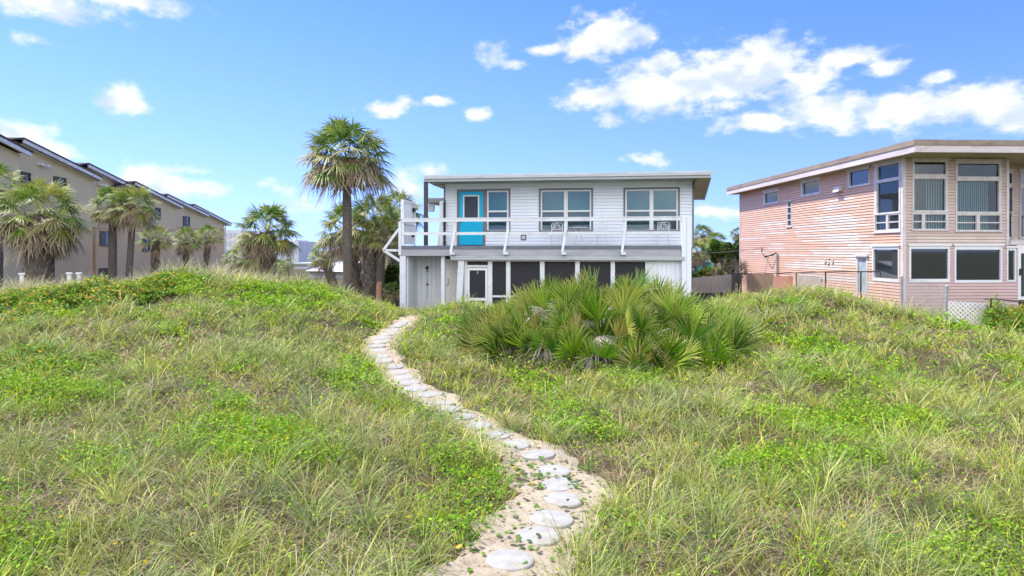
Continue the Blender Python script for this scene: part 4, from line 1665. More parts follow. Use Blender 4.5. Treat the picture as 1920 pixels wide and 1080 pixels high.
# nearest low roof piece at the left edge of the photo
pl = PD(1.2)
w0, w1 = pl.s(-60), pl.s(47)
z0, z1 = pl.z(-60, 229), pl.z(47, 284)
mb = MB()
sl = (z1 - z0) / (w1 - w0)
we = pl.s(38)
mb.hexa([D.W(.1, w0 - 15, dz0), D.W(1.2, w0 - 15, dz0), D.W(1.2, we, dz0), D.W(.1, we, dz0),
         D.W(.1, w0 - 15, z0 - 15 * sl - .6), D.W(1.2, w0 - 15, z0 - 15 * sl - .6), D.W(1.2, we, z1 - .3), D.W(.1, we, z1 - .3)])
mb.build('wall', M['stucco'], condo)
mb = MB()
mb.hexa([D.W(.3, w0 - 15, z0 - 15 * sl - .12), D.W(1.8, w0 - 15, z0 - 15 * sl - .12), D.W(1.8, w1, z1 - .12), D.W(.3, w1, z1 - .12),
         D.W(.3, w0 - 15, z0 - 15 * sl), D.W(1.8, w0 - 15, z0 - 15 * sl), D.W(1.8, w1, z1), D.W(.3, w1, z1)])
ro = mb.build('roof', M['dark_shingle'], condo)
mb = MB()
mb.hexa([D.W(1.6, w0 - 15, z0 - 15 * sl - .5), D.W(1.75, w0 - 15, z0 - 15 * sl - .5), D.W(1.75, w1 - .1, z1 - .40), D.W(1.6, w1 - .1, z1 - .40),
         D.W(1.6, w0 - 15, z0 - 15 * sl - .123), D.W(1.75, w0 - 15, z0 - 15 * sl - .123), D.W(1.75, w1 - .1, z1 - .123), D.W(1.6, w1 - .1, z1 - .123)])
mb.build('fascia', M['condo_fascia'], ro)
for (c, x0, x1, y0, y1) in ((0.0, 40, 54, 325, 347), (0.0, 101, 121, 334, 354), (-.16, 188, 204, 435, 459), (-.16, 186, 204, 504, 520), (-1.2, 291, 299, 391, 410),
                            (-2.6, 343, 354, 407, 423), (-1.16, 267, 279, 446, 470), (-2.56, 331, 341, 465, 476)):
    pl = PD(c)
    a, b, z0, z1 = pl.rect(x0, x1, y0, y1)
    mb = MB()
    ring(mb, pl.P, a - .08, b + .08, z0 - .08, z1 + .08, .1, .0, .12)
    mb.box(pl.P, (a + b) / 2 - .04, (a + b) / 2 + .04, .0, .08, z0, z1)
    w = mb.build('window', M['bronze'], condo)
    mb = MB()
    mb.box(pl.P, a, b, .0, .04, z0, z1)
    mb.build('pane', M['pane_dark'], w)
    mb = MB()
    mb.box(pl.P, a, (a + b) / 2, .041, .05, z0 + .05, z1)
    mb.build('curtain', M['interior'], w)
pl = PD(0.0)
for (x, y, c) in ((70, 308, 0.0), (184, 419, -.1), (184, 346, -1.1)):
    pl = PD(c)
    mb = MB()
    a, z = pl.s(x), pl.z(x, y)
    mb.box(pl.P, a - .1, a + .9, .05, .2, z - .08, z + .08)
    mb.tube([pl.P(a, .3, z), pl.P(a, .5, z - .1)], .1, 8)
    mb.tube([pl.P(a + .8, .3, z), pl.P(a + .8, .5, z - .1)], .1, 8)
    mb.build('wall_lamp', M['condo_fascia'], condo)
pl = PD(-3.9)
mb = MB()
a = pl.s(420)
mb.tube([pl.P(a, .2, dz0), pl.P(a, .2, pl.z(420, 424)), pl.P(a + .5, .5, pl.z(420, 421))], .12, 8)
mb.build('downpipe', M['condo_fascia'], condo)

# ------------------------------------------------------------------ far buildings


def pxbox(mb, x0, x1, y0, y1, Y, d):
    X0, X1 = (x0 - HX) / F_PX * Y, (x1 - HX) / F_PX * Y
    Z1, Z0 = CZ - (y0 - HY) / F_PX * Y, CZ - (y1 - HY) / F_PX * Y
    mb.hexa([(X0, Y, Z0), (X1, Y, Z0), (X1, Y + d, Z0), (X0, Y + d, Z0), (X0, Y, Z1), (X1, Y, Z1), (X1, Y + d, Z1), (X0, Y + d, Z1)])


fb = thing('apartment_tower', 'pale grey apartment block far away behind the round palm, green banner on it', 'building', ((510 - HX) / F_PX * 150, 155, 2))
mb = MB()
pxbox(mb, 425, 560, 452, 520, 150, 14)
pxbox(mb, 418, 452, 431, 520, 140, 9)
pxbox(mb, 505, 553, 449, 452, 151, 10)
mb.build('wall', M['far_white'], fb)
for r in range(4):
    for cpx in (421, 429, 437, 445):
        mb = MB()
        pxbox(mb, cpx, cpx + 4, 437 + r * 15, 446 + r * 15, 139.85, .1)
        mb.build('window', M['far_trim'], fb)
for cpx in (518, 530, 548):
    for r in range(3):
        mb = MB()
        pxbox(mb, cpx - 3, cpx + 2, 464 + r * 13, 473 + r * 13, 149.85, .1)
        mb.build('window', M['far_trim'], fb)
mb = MB()
pxbox(mb, 536, 544, 463, 480, 149.7, .1)
mb.build('banner', M['far_green'], fb)
f2 = thing('white_bungalow', 'low white house with pale gabled roof beyond the dune, left of the tall palm', 'house', ((590 - HX) / F_PX * 70, 72, 2))
mb = MB()
pxbox(mb, 578, 650, 508, 545, 70, 8)
mb.build('wall', M['far_white'], f2)
mb = MB()
X = lambda px: (px - HX) / F_PX
Yb = 69
mb.face([(X(572) * Yb, Yb, 5 - X(960 + 38) * Yb), (X(655) * Yb, Yb, 5 - X(960 + 40) * Yb), (X(655) * Yb, Yb + 5, 5 - X(960 + 22) * Yb), (X(605) * Yb, Yb + 5, 5 - X(960 + 22) * Yb)])
mb.face([(X(655) * Yb, Yb + 10, 5 - X(960 + 40) * Yb), (X(572) * Yb, Yb + 10, 5 - X(960 + 38) * Yb), (X(605) * Yb, Yb + 5, 5 - X(960 + 22) * Yb), (X(655) * Yb, Yb + 5, 5 - X(960 + 22) * Yb)])
mb.face([(X(572) * Yb, Yb, 5 - X(960 + 38) * Yb), (X(605) * Yb, Yb + 5, 5 - X(960 + 22) * Yb), (X(572) * Yb, Yb + 10, 5 - X(960 + 38) * Yb)])
mb.build('roof', M['far_white'], f2)
for cx_ in (592, 603):
    mb = MB()
    pxbox(mb, cx_, cx_ + 8, 513, 523, 69.9, .1)
    mb.build('window', M['far_trim'], f2)
f3 = thing('far_white_hall', 'flat roofed white building far off between the round palm and the bungalow', 'building', ((555 - HX) / F_PX * 110, 115, 2))
mb = MB()
pxbox(mb, 544, 577, 496, 525, 110, 10)
mb.build('wall', M['far_white'], f3)
mb = MB()
pxbox(mb, 543, 578, 493.5, 496, 109.5, 11)
mb.build('roof', M['far_trim'], f3)
f4 = thing('teal_cottage', 'bright teal cottage with small white window behind the fence, right of the deck house', 'house', ((1300 - HX) / F_PX * 60, 62, 2))
mb = MB()
pxbox(mb, 1270, 1333, 491.5, 530, 60, 8)
mb.build('wall', M['teal_house'], f4)
mb = MB()
Yc = 59.5
mb.hexa([(X(1262) * Yc, Yc, 5 - X(960 + 20) * Yc), (X(1335) * Yc, Yc, 5 - X(960 + 22) * Yc), (X(1335) * Yc, Yc + 9, 5 - X(960 + 22) * Yc), (X(1262) * Yc, Yc + 9, 5 - X(960 + 20) * Yc),
         (X(1262) * Yc, Yc + 4, 5 + .9), (X(1300) * Yc, Yc + 4, 5 + .9), (X(1300) * Yc, Yc + 5, 5 + .9), (X(1262) * Yc, Yc + 5, 5 + .9)])
mb.build('roof', M['far_trim'], f4)
mb = MB()
pxbox(mb, 1295, 1303, 496, 506, 59.9, .08)
wn_ = mb.build('window', M['white_metal'], f4)
mb = MB()
pxbox(mb, 1297, 1300.5, 498.5, 503.5, 59.85, .04)
mb.build('pane', M['interior_dark'], wn_)
mb = MB()
pxbox(mb, 1372, 1381, 485, 530, 52, .2)
bx_ = mb.build('utility_pole', M['wood_dark'])
bpy.data.objects.remove(bx_)

# ------------------------------------------------------------------ fan palms


class Fans:
    """collects fan leaves as arrays"""
    ST = np.array([.05, .42, .66, .86, 1.0])

    def __init__(s):
        s.v, s.c, s.q, s.n = [], [], [], 0

    def fan(s, hub, d, up, Rr, nseg=26, spread=118, cup=.25, grav=.25, col=(.1, .17, .04), tip=(.3, .25, .12), tipamt=.5, ragged=.12, stiff=2.2, wide=1.0, alt=0.0):
        hub = np.array(hub, float)
        d = np.array(d, float)
        d /= np.linalg.norm(d)
        up = np.array(up, float)
        sd_ = np.cross(d, up)
        sd_ /= np.linalg.norm(sd_) + 1e-9
        n_ = np.cross(sd_, d)
        th = np.radians(np.linspace(-spread, spread, nseg) + rng.normal(0, 1.5, nseg))
        L = Rr * (.72 + .28 * np.cos(th * .75)) * (1 + rng.normal(0, ragged * .6, nseg))
        dth = math.radians(2 * spread / nseg)
        t = s.ST
        dirs = np.cos(th)[:, None] * d + np.sin(th)[:, None] * sd_
        perp = -np.sin(th)[:, None] * d + np.cos(th)[:, None] * sd_
        g = grav * (1 + rng.normal(0, .35, nseg)).clip(.2, 2.2)
        ctr = hub + dirs[:, None, :] * (L[:, None] * t)[:, :, None] + n_ * (cup * np.sin(th)[:, None] ** 2 * (L[:, None] * t))[:, :, None] * -1.0
        ctr[:, :, 2] -= (g[:, None] * L[:, None] * t ** stiff)
        wmid = L * .42 * math.tan(dth / 2) * wide
        wf = np.array([.12, 1.0, .85, .42, .03])
        w = wmid[:, None] * wf
        off = perp[:, None, :] * w[:, :, None]
        mid = ctr + n_ * (w * .55)[:, :, None]
        V = np.stack([ctr - off, mid, ctr + off], 2)          # seg, station, 3, xyz
        base = np.array(col)[None] * (1 + rng.normal(0, .22, (nseg, 1)))
        if alt:                            # some leaflets paler and yellower, the light caught by leaf folds put into colour
            pick_ = rng.random(nseg) < alt
            base[pick_] = base[pick_] * .5 + np.array([.36, .42, .05]) * .5
        cols = base[:, None, :] * np.ones((1, 5, 1))
        ta = (tipamt * rng.uniform(.3, 1.4, nseg)).clip(0, 1)[:, None] * np.array([0, .05, .3, .7, 1.0])[None]
        cols = cols * (1 - ta[:, :, None]) + np.array(tip)[None, None] * ta[:, :, None]
        cols = np.repeat(cols[:, :, None, :], 3, 2)
        b = s.n + (np.arange(nseg) * 15)[:, None] + (np.arange(4) * 3)[None]
        for k in (0, 1):
            s.q.append(np.stack([b + k, b + k + 1, b + k + 4, b + k + 3], -1).reshape(-1, 4))
        s.v.append(V.reshape(-1, 3))
        s.c.append(cols.reshape(-1, 3))
        s.n += nseg * 15

    def strip(s, pts, w, col):
        """petiole: a V-shaped strip along points"""
        pts = np.array(pts, float)
        m = len(pts)
        dd = np.gradient(pts, axis=0)
        sx = np.cross(dd, [0, 0, 1.0])
        sx /= np.linalg.norm(sx, axis=1)[:, None] + 1e-9
        ww = np.linspace(w, w * .6, m)[:, None]
        V = np.stack([pts - sx * ww, pts + [0, 0, -w * .8], pts + sx * ww], 1).reshape(-1, 3)
        b = s.n + np.arange(m - 1) * 3
        for k in (0, 1):
            s.q.append(np.stack([b + k, b + k + 1, b + k + 4, b + k + 3], -1))
        s.v.append(V)
        s.c.append(np.tile(np.array(col), (len(V), 1)))
        s.n += len(V)

    def build(s, name, mat, parent=None):
        q = np.concatenate(s.q)
        n = len(q)
        return np_mesh(name, np.concatenate(s.v), q.ravel(), np.arange(n) * 4, np.full(n, 4), np.concatenate(s.c).clip(0, 1), mat, parent)


GREENS = [(.13, .23, .03), (.18, .29, .035), (.10, .19, .03), (.24, .32, .04), (.27, .30, .05)]
TANS = [(.42, .33, .21), (.35, .26, .155), (.50, .41, .29), (.26, .19, .11)]


def crown_meshes(seed, ngreen, ndead, green_low=-25, dead_hi=5, dead_lo=-62, petl=.64, yellow=0.0):
    """two meshes of unit radius: living fronds and dead hanging fronds"""
    rr = random.Random(seed)
    g, dd = Fans(), Fans()
    for i in range(ngreen + ndead):
        dead = i >= ngreen
        j = i - ngreen if dead else i
        n = ndead if dead else ngreen
        f = (j + .5) / n
        if dead:
            e = R(dead_hi + (dead_lo - dead_hi) * f + rr.uniform(-8, 8))
        else:
            e = R(84 + (green_low - 84) * f ** .85 + rr.uniform(-7, 7))
        a = j * 2.39996 + rr.uniform(-.25, .25) + (1 if dead else 0)
        pl_ = petl * rr.uniform(.85, 1.15) * (1 if not dead else .85)
        d0 = np.array([math.cos(a) * math.cos(e), math.sin(a) * math.cos(e), math.sin(e)])
        sag = .10 if not dead else .16
        pts = [d0 * pl_ * t - np.array([0, 0, sag * t * t * (1 - abs(math.sin(e)) * .6)]) for t in (0, .35, .7, 1.0)]
        dirf = pts[-1] - pts[-2]
        dirf = dirf / np.linalg.norm(dirf) + np.array([0, 0, -.15 if not dead else -.45])
        up = np.array([-math.cos(a) * math.sin(e), -math.sin(a) * math.sin(e), math.cos(e)]) + .0
        if dead:
            c = rr.choice(TANS)
            dd.strip(pts, .014, (.36, .29, .18))
            dd.fan(pts[-1], dirf, up, .41 * rr.uniform(.8, 1.15), 18, rr.uniform(65, 105), .55, rr.uniform(.3, .7), c, (.50, .42, .31), .5, .22, 1.8, 1.05)
        else:
            c = rr.choice(GREENS)
            if f > .5 and rr.random() < .55:
                c = tuple(x * .5 + y * .5 for x, y in zip(c, (.44, .36, .18)))
            if rr.random() < yellow:
                c = (.32, .34, .06)
            g.strip(pts, .013, (.26, .27, .10))
            g.fan(pts[-1], dirf, up, .42 * rr.uniform(.85, 1.12), 23, rr.uniform(95, 122), .45, rr.uniform(.18, .42), c,
                  (.50, .42, .25), .3 + .55 * f, .12, 2.3, 1.15)
    a = g.build('crown', M['frond'])
    b = dd.build('dead_fronds', M['frond']) if ndead else None
    return a, b


CV = [crown_meshes(1, 50, 26, -20, 26, -24, .60), crown_meshes(2, 42, 22, -22, 0, -45), crown_meshes(3, 44, 12, -35), crown_meshes(4, 30, 8, -25), crown_meshes(5, 46, 20, -22, 10, -35), crown_meshes(6, 28, 4, -20, yellow=.2)]
PROTO_USED = set()


def palm(px, py, Y, Rp, bx, wpx, var, label, bootj=0.0, group=None, trunk2=None, squash=1.0, top_w=None, cat='palm', deadsc=1.0, bend=0.0):
    """px,py: crown centre; Rp crown radius; bx: trunk foot column; wpx trunk width (all read on the photo, turned into metres at distance Y)"""
    m = Y / F_PX
    rad = Rp * m
    hub = Vector(((px - HX) * m, Y, CZ - (py - HY) * m))
    fx_ = (bx - HX) * m
    fy = Y + .1
    base = Vector((fx_, fy, gz(fx_, fy)))
    t = thing('palm_tree', label, cat, base, group)
    r0 = wpx * m / 2
    pts, rs = [], []
    N = 14
    for k in range(N + 1):
        f = k / N
        p = base.lerp(hub, f) - Vector((0, 0, .3 if k == 0 else 0))
        p.x += math.sin(f * math.pi) * bend
        pts.append(p)
        rs.append(r0 * (1.12 - .18 * f + (.12 if k == 0 else 0) + random.uniform(-.035, .035)) * (1 if f < .97 else .8))
    mb = MB()
    mb.tube(pts, rs, 14)
    mb.build('trunk', M['trunk'], t, smooth=True)
    if bootj > 0:
        mb = MB()
        hgt = (hub - base).length
        z0 = hgt * (1 - bootj)
        nb__ = int(max(18, (hgt - z0) / .045))
        for k in range(nb__):
            f = (z0 + (hgt - z0) * k / nb__) / hgt
            p = base.lerp(hub, f)
            p.x += math.sin(f * math.pi) * bend
            a = k * 2.39996
            ra_ = r0 * 1.02
            o = Vector((math.cos(a), math.sin(a), 0))
            tt = Vector((-math.sin(a), math.cos(a), 0))
            for sgn in (-1, 1):
                b0 = p + o * ra_ * .95 + tt * sgn * .09 - Vector((0, 0, .06))
                b1 = p + o * (ra_ + .10) + tt * sgn * .015 + Vector((0, 0, .20 + random.uniform(-.03, .05)))
                mb.bar(b0, b1, .055, .025, (o.x, o.y, 0))
        mb.build('leaf_bases', M['boots'], t)
    ca, cb = CV[var]
    for pr_o, nm, s_ in ((ca, 'crown', 1.0), (cb, 'dead_fronds', deadsc)):
        if pr_o is None or s_ == 0:
            continue
        if pr_o in PROTO_USED:
            o = pr_o.copy()
            C.objects.link(o)
        else:
            o = pr_o
            PROTO_USED.add(pr_o)
        o.parent = t
        o.location = hub - base
        o.scale = (rad * s_, rad * s_, rad * s_ * squash)
        o.rotation_euler = (0, 0, random.uniform(0, 6.28))
    return t


GP = 'cabbage palms growing around the dunes and houses'
palm(650, 300, 27, 98, 651, 17, 0, 'tallest palm with bare dark trunk and shaggy brown lower fronds, left of the deck house', 0.12, GP, squash=.92, deadsc=.98)
palm(502, 436, 33, 66, 500, 26, 4, 'round bushy palm with criss-crossed thick trunk standing alone on the dune crest', .95, GP, squash=.92)
palm(652, 432, 31, 60, 672, 20, 1, 'shaggy palm with drooping tan fronds just left of the tall bare trunk', .8, GP, squash=1.05)
palm(702, 418, 29.5, 66, 693, 30, 2, 'bushy yellow green palm with thick criss-crossed trunk right behind the tall palm', .95, GP)
palm(716, 440, 28.5, 50, 711, 15, 5, 'smaller bright palm on a slim dark trunk beside the deck side brace', .3, GP)
palm(748, 398, 33, 52, 730, 20, 3, 'dark green palm behind the white privacy wall of the deck', .5, GP)
palm(606, 480, 46, 34, 627, 15, 3, 'small palm with stout trunk in front of the low white bungalow', .9, GP)
palm(74, 405, 30, 90, 66, 40, 1, 'large spreading palm with very thick criss-crossed trunk at the left edge', .97, GP, squash=.9)
palm(95, 440, 32, 55, 91, 14, 2, 'slim trunked palm half hidden behind the large spreading one at left', .3, GP)
palm(-6, 352, 33, 55, -10, 20, 5, 'palm crown cut off by the left edge of the photo', .5, GP)
palm(212, 386, 50, 47, 209, 14, 2, 'tall slender palm with straight grey trunk in front of the tan condominium', .18, GP, squash=.95)
palm(250, 388, 49, 50, 239, 11, 1, 'tall slender palm with leaning dark trunk, right of the straight trunked one', .15, GP, squash=.95)
palm(293, 448, 55, 35, 288, 12, 5, 'short palm with stubby trunk, first to the right of the two tall slender palms', .8, GP)
palm(350, 450, 60, 31, 345, 9, 3, 'short palm between two other short ones before the condominium wall', .5, GP)
palm(392, 444, 62, 29, 381, 9, 5, 'short palm nearest the far end of the condominium wall', .5, GP)
palm(466, 478, 42, 38, 470, 12, 2, 'low bushy palm partly hidden behind the round palm, on its left', .3, GP, squash=.9)
palm(432, 484, 46, 18, 433, 5, 3, 'tiny palm by the far corner of the condominium', 0, GP)
palm(540, 496, 60, 15, 540, 4, 3, 'tiny palm to the right of the round palm trunk', 0, GP)
palm(524, 503, 38, 22, 524, 6, 5, 'low young palm at the foot of the round palm, on its right', 0, GP)
palm(738, 545, 28, 26, 740, 8, 3, 'low dark palm fronds at the foot of the deck post', 0, GP, squash=.8)
palm(1318, 442, 60, 26, 1322, 7, 2, 'palm seen just over the teal cottage roof, right of the deck house', .3, GP)
palm(1343, 452, 58, 22, 1340, 6, 1, 'palm with pale fronds to the right of the teal cottage', .3, GP)
palm(1306, 474, 50, 28, 1304, 7, 1, 'drooping brown palm in front of the teal cottage roof', .3, GP)
palm(1383, 440, 56, 17, 1384, 6, 5, 'small palm top peeking out beside the pink house wall', .3, GP)
for pa in CV:
    for o in pa:
        if o is not None and o not in PROTO_USED:
            bpy.data.objects.remove(o)


# ------------------------------------------------------------------ saw palmetto clump
pcx, pcy = 2.15, 15.35
pb_ = thing('saw_palmetto', 'large mounded clump of saw palmetto with stiff green fans in front of the deck house', 'shrub', (pcx, pcy, gz(pcx, pcy)))
gF, dF = Fans(), Fans()


def dome(x, y):
    r = math.hypot((x - pcx) / 3.1, (y - pcy) / 2.3)
    return max(0, 1 - r ** 2.4), r


rr = random.Random(21)
placed = []
tries = 0
PGR = [(.055, .16, .004), (.09, .22, .005), (.028, .09, .005), (.17, .31, .008), (.07, .19, .005)]
while len(placed) < 270 and tries < 16000:
    tries += 1
    x, y = pcx + rr.uniform(-3.4, 3.4), pcy + rr.uniform(-2.4, 1.6)
    h, r = dome(x, y)
    if r > 1:
        continue
    # fans fill the whole mound: some near its surface, some lower inside and on the front slope
    hs_ = (.20 + .86 * h ** .75 * math.exp(-((x - pcx + .35) / 3.0) ** 2))
    lev = rr.choice([1, 1, .75, .5, .3])
    zf_ = hs_ * lev * rr.uniform(.72, 1.18)
    if any((x - a) ** 2 + (y - b) ** 2 + (zf_ - c_) ** 2 * 1.5 < .245 ** 2 for a, b, c_ in placed):
        continue
    placed.append((x, y, zf_))
    z0 = gz(x, y) - .02
    ox, oy = (x - pcx) / 3.35, (y - pcy) / 2.35
    hub = Vector((x, y, z0 + zf_))
    base = Vector((x - ox * .5, y - oy * .4 + .15, z0 + zf_ * .1))
    dead = rr.random() < .14
    F_ = dF if dead else gF
    mid = base.lerp(hub, .5) + Vector((0, 0, .04))
    F_.strip([base, mid, hub], .008, (.18, .24, .06) if not dead else (.3, .25, .17))
    d = Vector((ox * .8 + rr.uniform(-.5, .5), oy * .35 - .28 + rr.uniform(-.3, .25), .85 + rr.uniform(-.25, .35))).normalized()
    up = Vector((rr.uniform(-.8, .8) - ox * .3, -1.0 + rr.uniform(-.3, .3), .55 + rr.uniform(-.3, .5)))
    rad = .62 * rr.uniform(.8, 1.2)
    if dead:
        c = rr.choice([(.40, .35, .28), (.48, .42, .33), (.32, .28, .23)])
        F_.fan(hub - Vector((0, 0, .1)), d + Vector((0, 0, -.9)), up, rad * .8, 18, 90, .3, .4, c, (.55, .5, .42), .5, .2, 1.8)
    else:
        c = rr.choice(PGR)
        ty_ = rr.random()
        if ty_ < .15 and lev > .6:
            c = (.30, .34, .05)
        elif ty_ < .20:
            c = (.33, .28, .08)
        F_.fan(hub, d, up, rad, 17, rr.uniform(42, 78), .06, rr.uniform(.0, .05), c, (.60, .58, .20), .4, .08, 2.0, 1.05, alt=.35)
for k in range(70):
    a = k / 70 * 2 * math.pi + rr.uniform(-.05, .05)
    if math.sin(a) > .5 and k % 2:
        continue
    x, y = pcx + 2.9 * math.cos(a) * rr.uniform(.84, 1.0), pcy + 2.2 * math.sin(a) * rr.uniform(.86, 1.0)
    z0 = gz(x, y)
    hgt = rr.uniform(.08, .32)
    lean = Vector((math.cos(a) * .55, math.sin(a) * .5, 1)).normalized()
    hub = Vector((x, y, z0)) + lean * hgt
    gF.strip([(x, y, z0), hub], .008, (.16, .19, .06))
    gF.fan(hub, lean + Vector((rr.uniform(-.3, .3), rr.uniform(-.4, .1), 0)), Vector((rr.uniform(-.6, .6), -.8, .6)), rr.uniform(.4, .62), 17, 75, .06, .05,
           rr.choice(PGR), (.54, .5, .2), .35, .08, 2.0, 1.25)
gF.build('foliage', M['frond_stiff'], None).parent = pb_
dF.build('dead_fronds', M['frond'], None).parent = pb_
for ch in pb_.children:
    ch.location = -Vector(pb_.location)
mb = MB()
for k in range(46):                        # woody stems creeping and rising inside
    a, q = rr.uniform(0, 6.28), rr.random() ** .6
    x, y = pcx + 2.9 * q * math.cos(a), pcy + 1.9 * q * math.sin(a)
    z = gz(x, y)
    mb.tube([(x, y, z - .05), (x + rr.uniform(-.2, .2), y + rr.uniform(-.2, .2), z + .25), (x + rr.uniform(-.3, .3), y + rr.uniform(-.3, .3), z + rr.uniform(.25, .5))], [.05, .04, .03], 7)
mb.build('stem', M['trunk'], pb_)


# ------------------------------------------------------------------ grass and leaves (arrays)
def unit(v):
    return v / (np.linalg.norm(v, axis=-1, keepdims=True) + 1e-9)


def blades_mesh(name, root, L, w, az_, lean, curl, col, tipc, mat, parent=None):
    """root Nx3; lean: initial tilt from vertical; curl: extra bending over the length (radians)"""
    n = len(root)
    T = [0, .34, .67, 1.0]
    hd = np.stack([np.cos(az_), np.sin(az_), np.zeros(n)], 1)
    p = root.copy()
    pts = [p]
    for i in range(3):
        ang = lean + curl * (i + .5) / 3
        step = hd * np.sin(ang)[:, None] + np.array([0, 0, 1.0]) * np.cos(ang)[:, None]
        p = p + step * (L / 3)[:, None]
        pts.append(p)
    sa = rng.uniform(0, math.pi, n)
    sdv = np.stack([np.cos(sa), np.sin(sa), np.zeros(n)], 1)
    ws = [.8, 1.0, .7]
    V = np.zeros((n, 7, 3), np.float32)
    for i in range(3):
        V[:, 2 * i] = pts[i] - sdv * (w * ws[i] / 2)[:, None]
        V[:, 2 * i + 1] = pts[i] + sdv * (w * ws[i] / 2)[:, None]
    V[:, 6] = pts[3]
    b = (np.arange(n) * 7)[:, None]
    loops = np.concatenate([b + 0, b + 1, b + 3, b + 2, b + 2, b + 3, b + 5, b + 4, b + 4, b + 5, b + 6], 1).ravel()
    totals = np.tile([4, 4, 3], n)
    starts = np.concatenate([[0], np.cumsum(totals)[:-1]])
    cc = np.zeros((n, 7, 3), np.float32)
    f = np.array([0, 0, .25, .25, .6, .6, 1.0])
    cc[:] = col[:, None, :] * (1 - f)[None, :, None] + tipc[:, None, :] * f[None, :, None]
    o = np_mesh(name, V.reshape(-1, 3), loops, starts, totals, cc.reshape(-1, 3).clip(0, 1), mat, parent)
    return o


def leaves_mesh(name, pos, size, col, mat, parent=None, tilt=.9, aspect=.5):
    n = len(pos)
    nn = unit(np.stack([rng.normal(0, tilt * .6, n), rng.normal(0, tilt * .6, n), np.ones(n)], 1))
    a = rng.uniform(0, 2 * math.pi, n)
    t0 = np.stack([np.cos(a), np.sin(a), np.zeros(n)], 1)
    d = unit(t0 - nn * (t0 * nn).sum(1, keepdims=True))
    s_ = np.cross(nn, d)
    hs_ = (size / 2)[:, None]
    V = np.zeros((n, 6, 3), np.float32)
    V[:, 0] = pos - d * hs_
    V[:, 1] = pos - d * hs_ * .2 - s_ * hs_ * aspect * 1.5 + nn * hs_ * .25
    V[:, 2] = pos + d * hs_ * .45 - s_ * hs_ * aspect + nn * hs_ * .2
    V[:, 3] = pos + d * hs_ * 1.05 - nn * hs_ * .15
    V[:, 4] = pos + d * hs_ * .45 + s_ * hs_ * aspect + nn * hs_ * .2
    V[:, 5] = pos - d * hs_ * .2 + s_ * hs_ * aspect * 1.5 + nn * hs_ * .25
    b = (np.arange(n) * 6)[:, None]
    loops = np.concatenate([b + 0, b + 1, b + 2, b + 3, b + 3, b + 4, b + 5, b + 0], 1).ravel()
    m = 2 * n
    cc = np.repeat(col[:, None, :], 6, 1)
    return np_mesh(name, V.reshape(-1, 3), loops, np.arange(m) * 4, np.full(m, 4), cc.reshape(-1, 3).clip(0, 1), mat, parent)


_ph = rng.uniform(0, 6.28, 40)
_fr = rng.uniform(-1, 1, (40, 2))


def nfield(X, Y, scale, k0=0):
    """smooth pseudo noise in 0..1"""
    v = 0
    for i in range(7):
        j = (k0 * 7 + i) % 40
        f = (1.0 + .45 * i) / scale
        v = v + np.sin((X * _fr[j, 0] + Y * _fr[j, 1]) * f * 4 + _ph[j]) / (1 + .35 * i)
    return np.clip(.5 + v / 5.2, 0, 1)


def scatter(n, y0, y1, a, margin=3.2):
    """n points in the wedge the photo sees (plus a margin each side), density falling with distance as Y**-a"""
    u = rng.uniform(0, 1, n)
    e = 2 - a
    Y = (y0 ** e + u * (y1 ** e - y0 ** e)) ** (1 / e)
    X = rng.uniform(-1, 1, n) * (.75 * Y + margin)
    return X, Y


def blocked(X, Y, pad=0.0):
    d = X - path_x(Y)
    hwl = np.interp(Y, [4, 6, 8, 10, 13, 16, 20, 21], [.60, .56, .48, .26, .26, .32, .28, 0]) + pad
    hwr = np.interp(Y, [4, 6, 8, 10, 13, 16, 20, 21], [.40, .40, .38, .30, .28, .34, .28, 0]) + pad
    onp = (d > -hwl) & (d < hwr) & (Y < 21.3)
    shr = (X < -7.2) & (((X + 10.6) / 2.9) ** 2 + ((Y - 16.2) / 1.0) ** 2 < 1)
    pal = ((X - pcx) / 3.1) ** 2 + ((Y - pcy) / 2.15) ** 2 < .88
    # house footprints
    lo = (X - H.o.x) * H.du.x + (Y - H.o.y) * H.du.y
    lw = (X - H.o.x) * H.dw.x + (Y - H.o.y) * H.dw.y
    hs_ = (lo > -.1) & (lo < UR + .1) & (lw > -.1)
    ko = (X - K.o.x) * K.du.x + (Y - K.o.y) * K.du.y
    kw = (X - K.o.x) * K.dw.x + (Y - K.o.y) * K.dw.y
    ks = (ko > -.1) & (kw > -.1)
    sandp = (((X - 12.1) / .85) ** 2 + ((Y - 18) / 1.5) ** 2 < 1) | ((X > 11.4) & (X < 13.2) & (Y > 18.2) & (Y < 25))
    return onp | shr | pal | hs_ | ks | sandp


def pick(cols, idx):
    return np.array(cols)[idx]


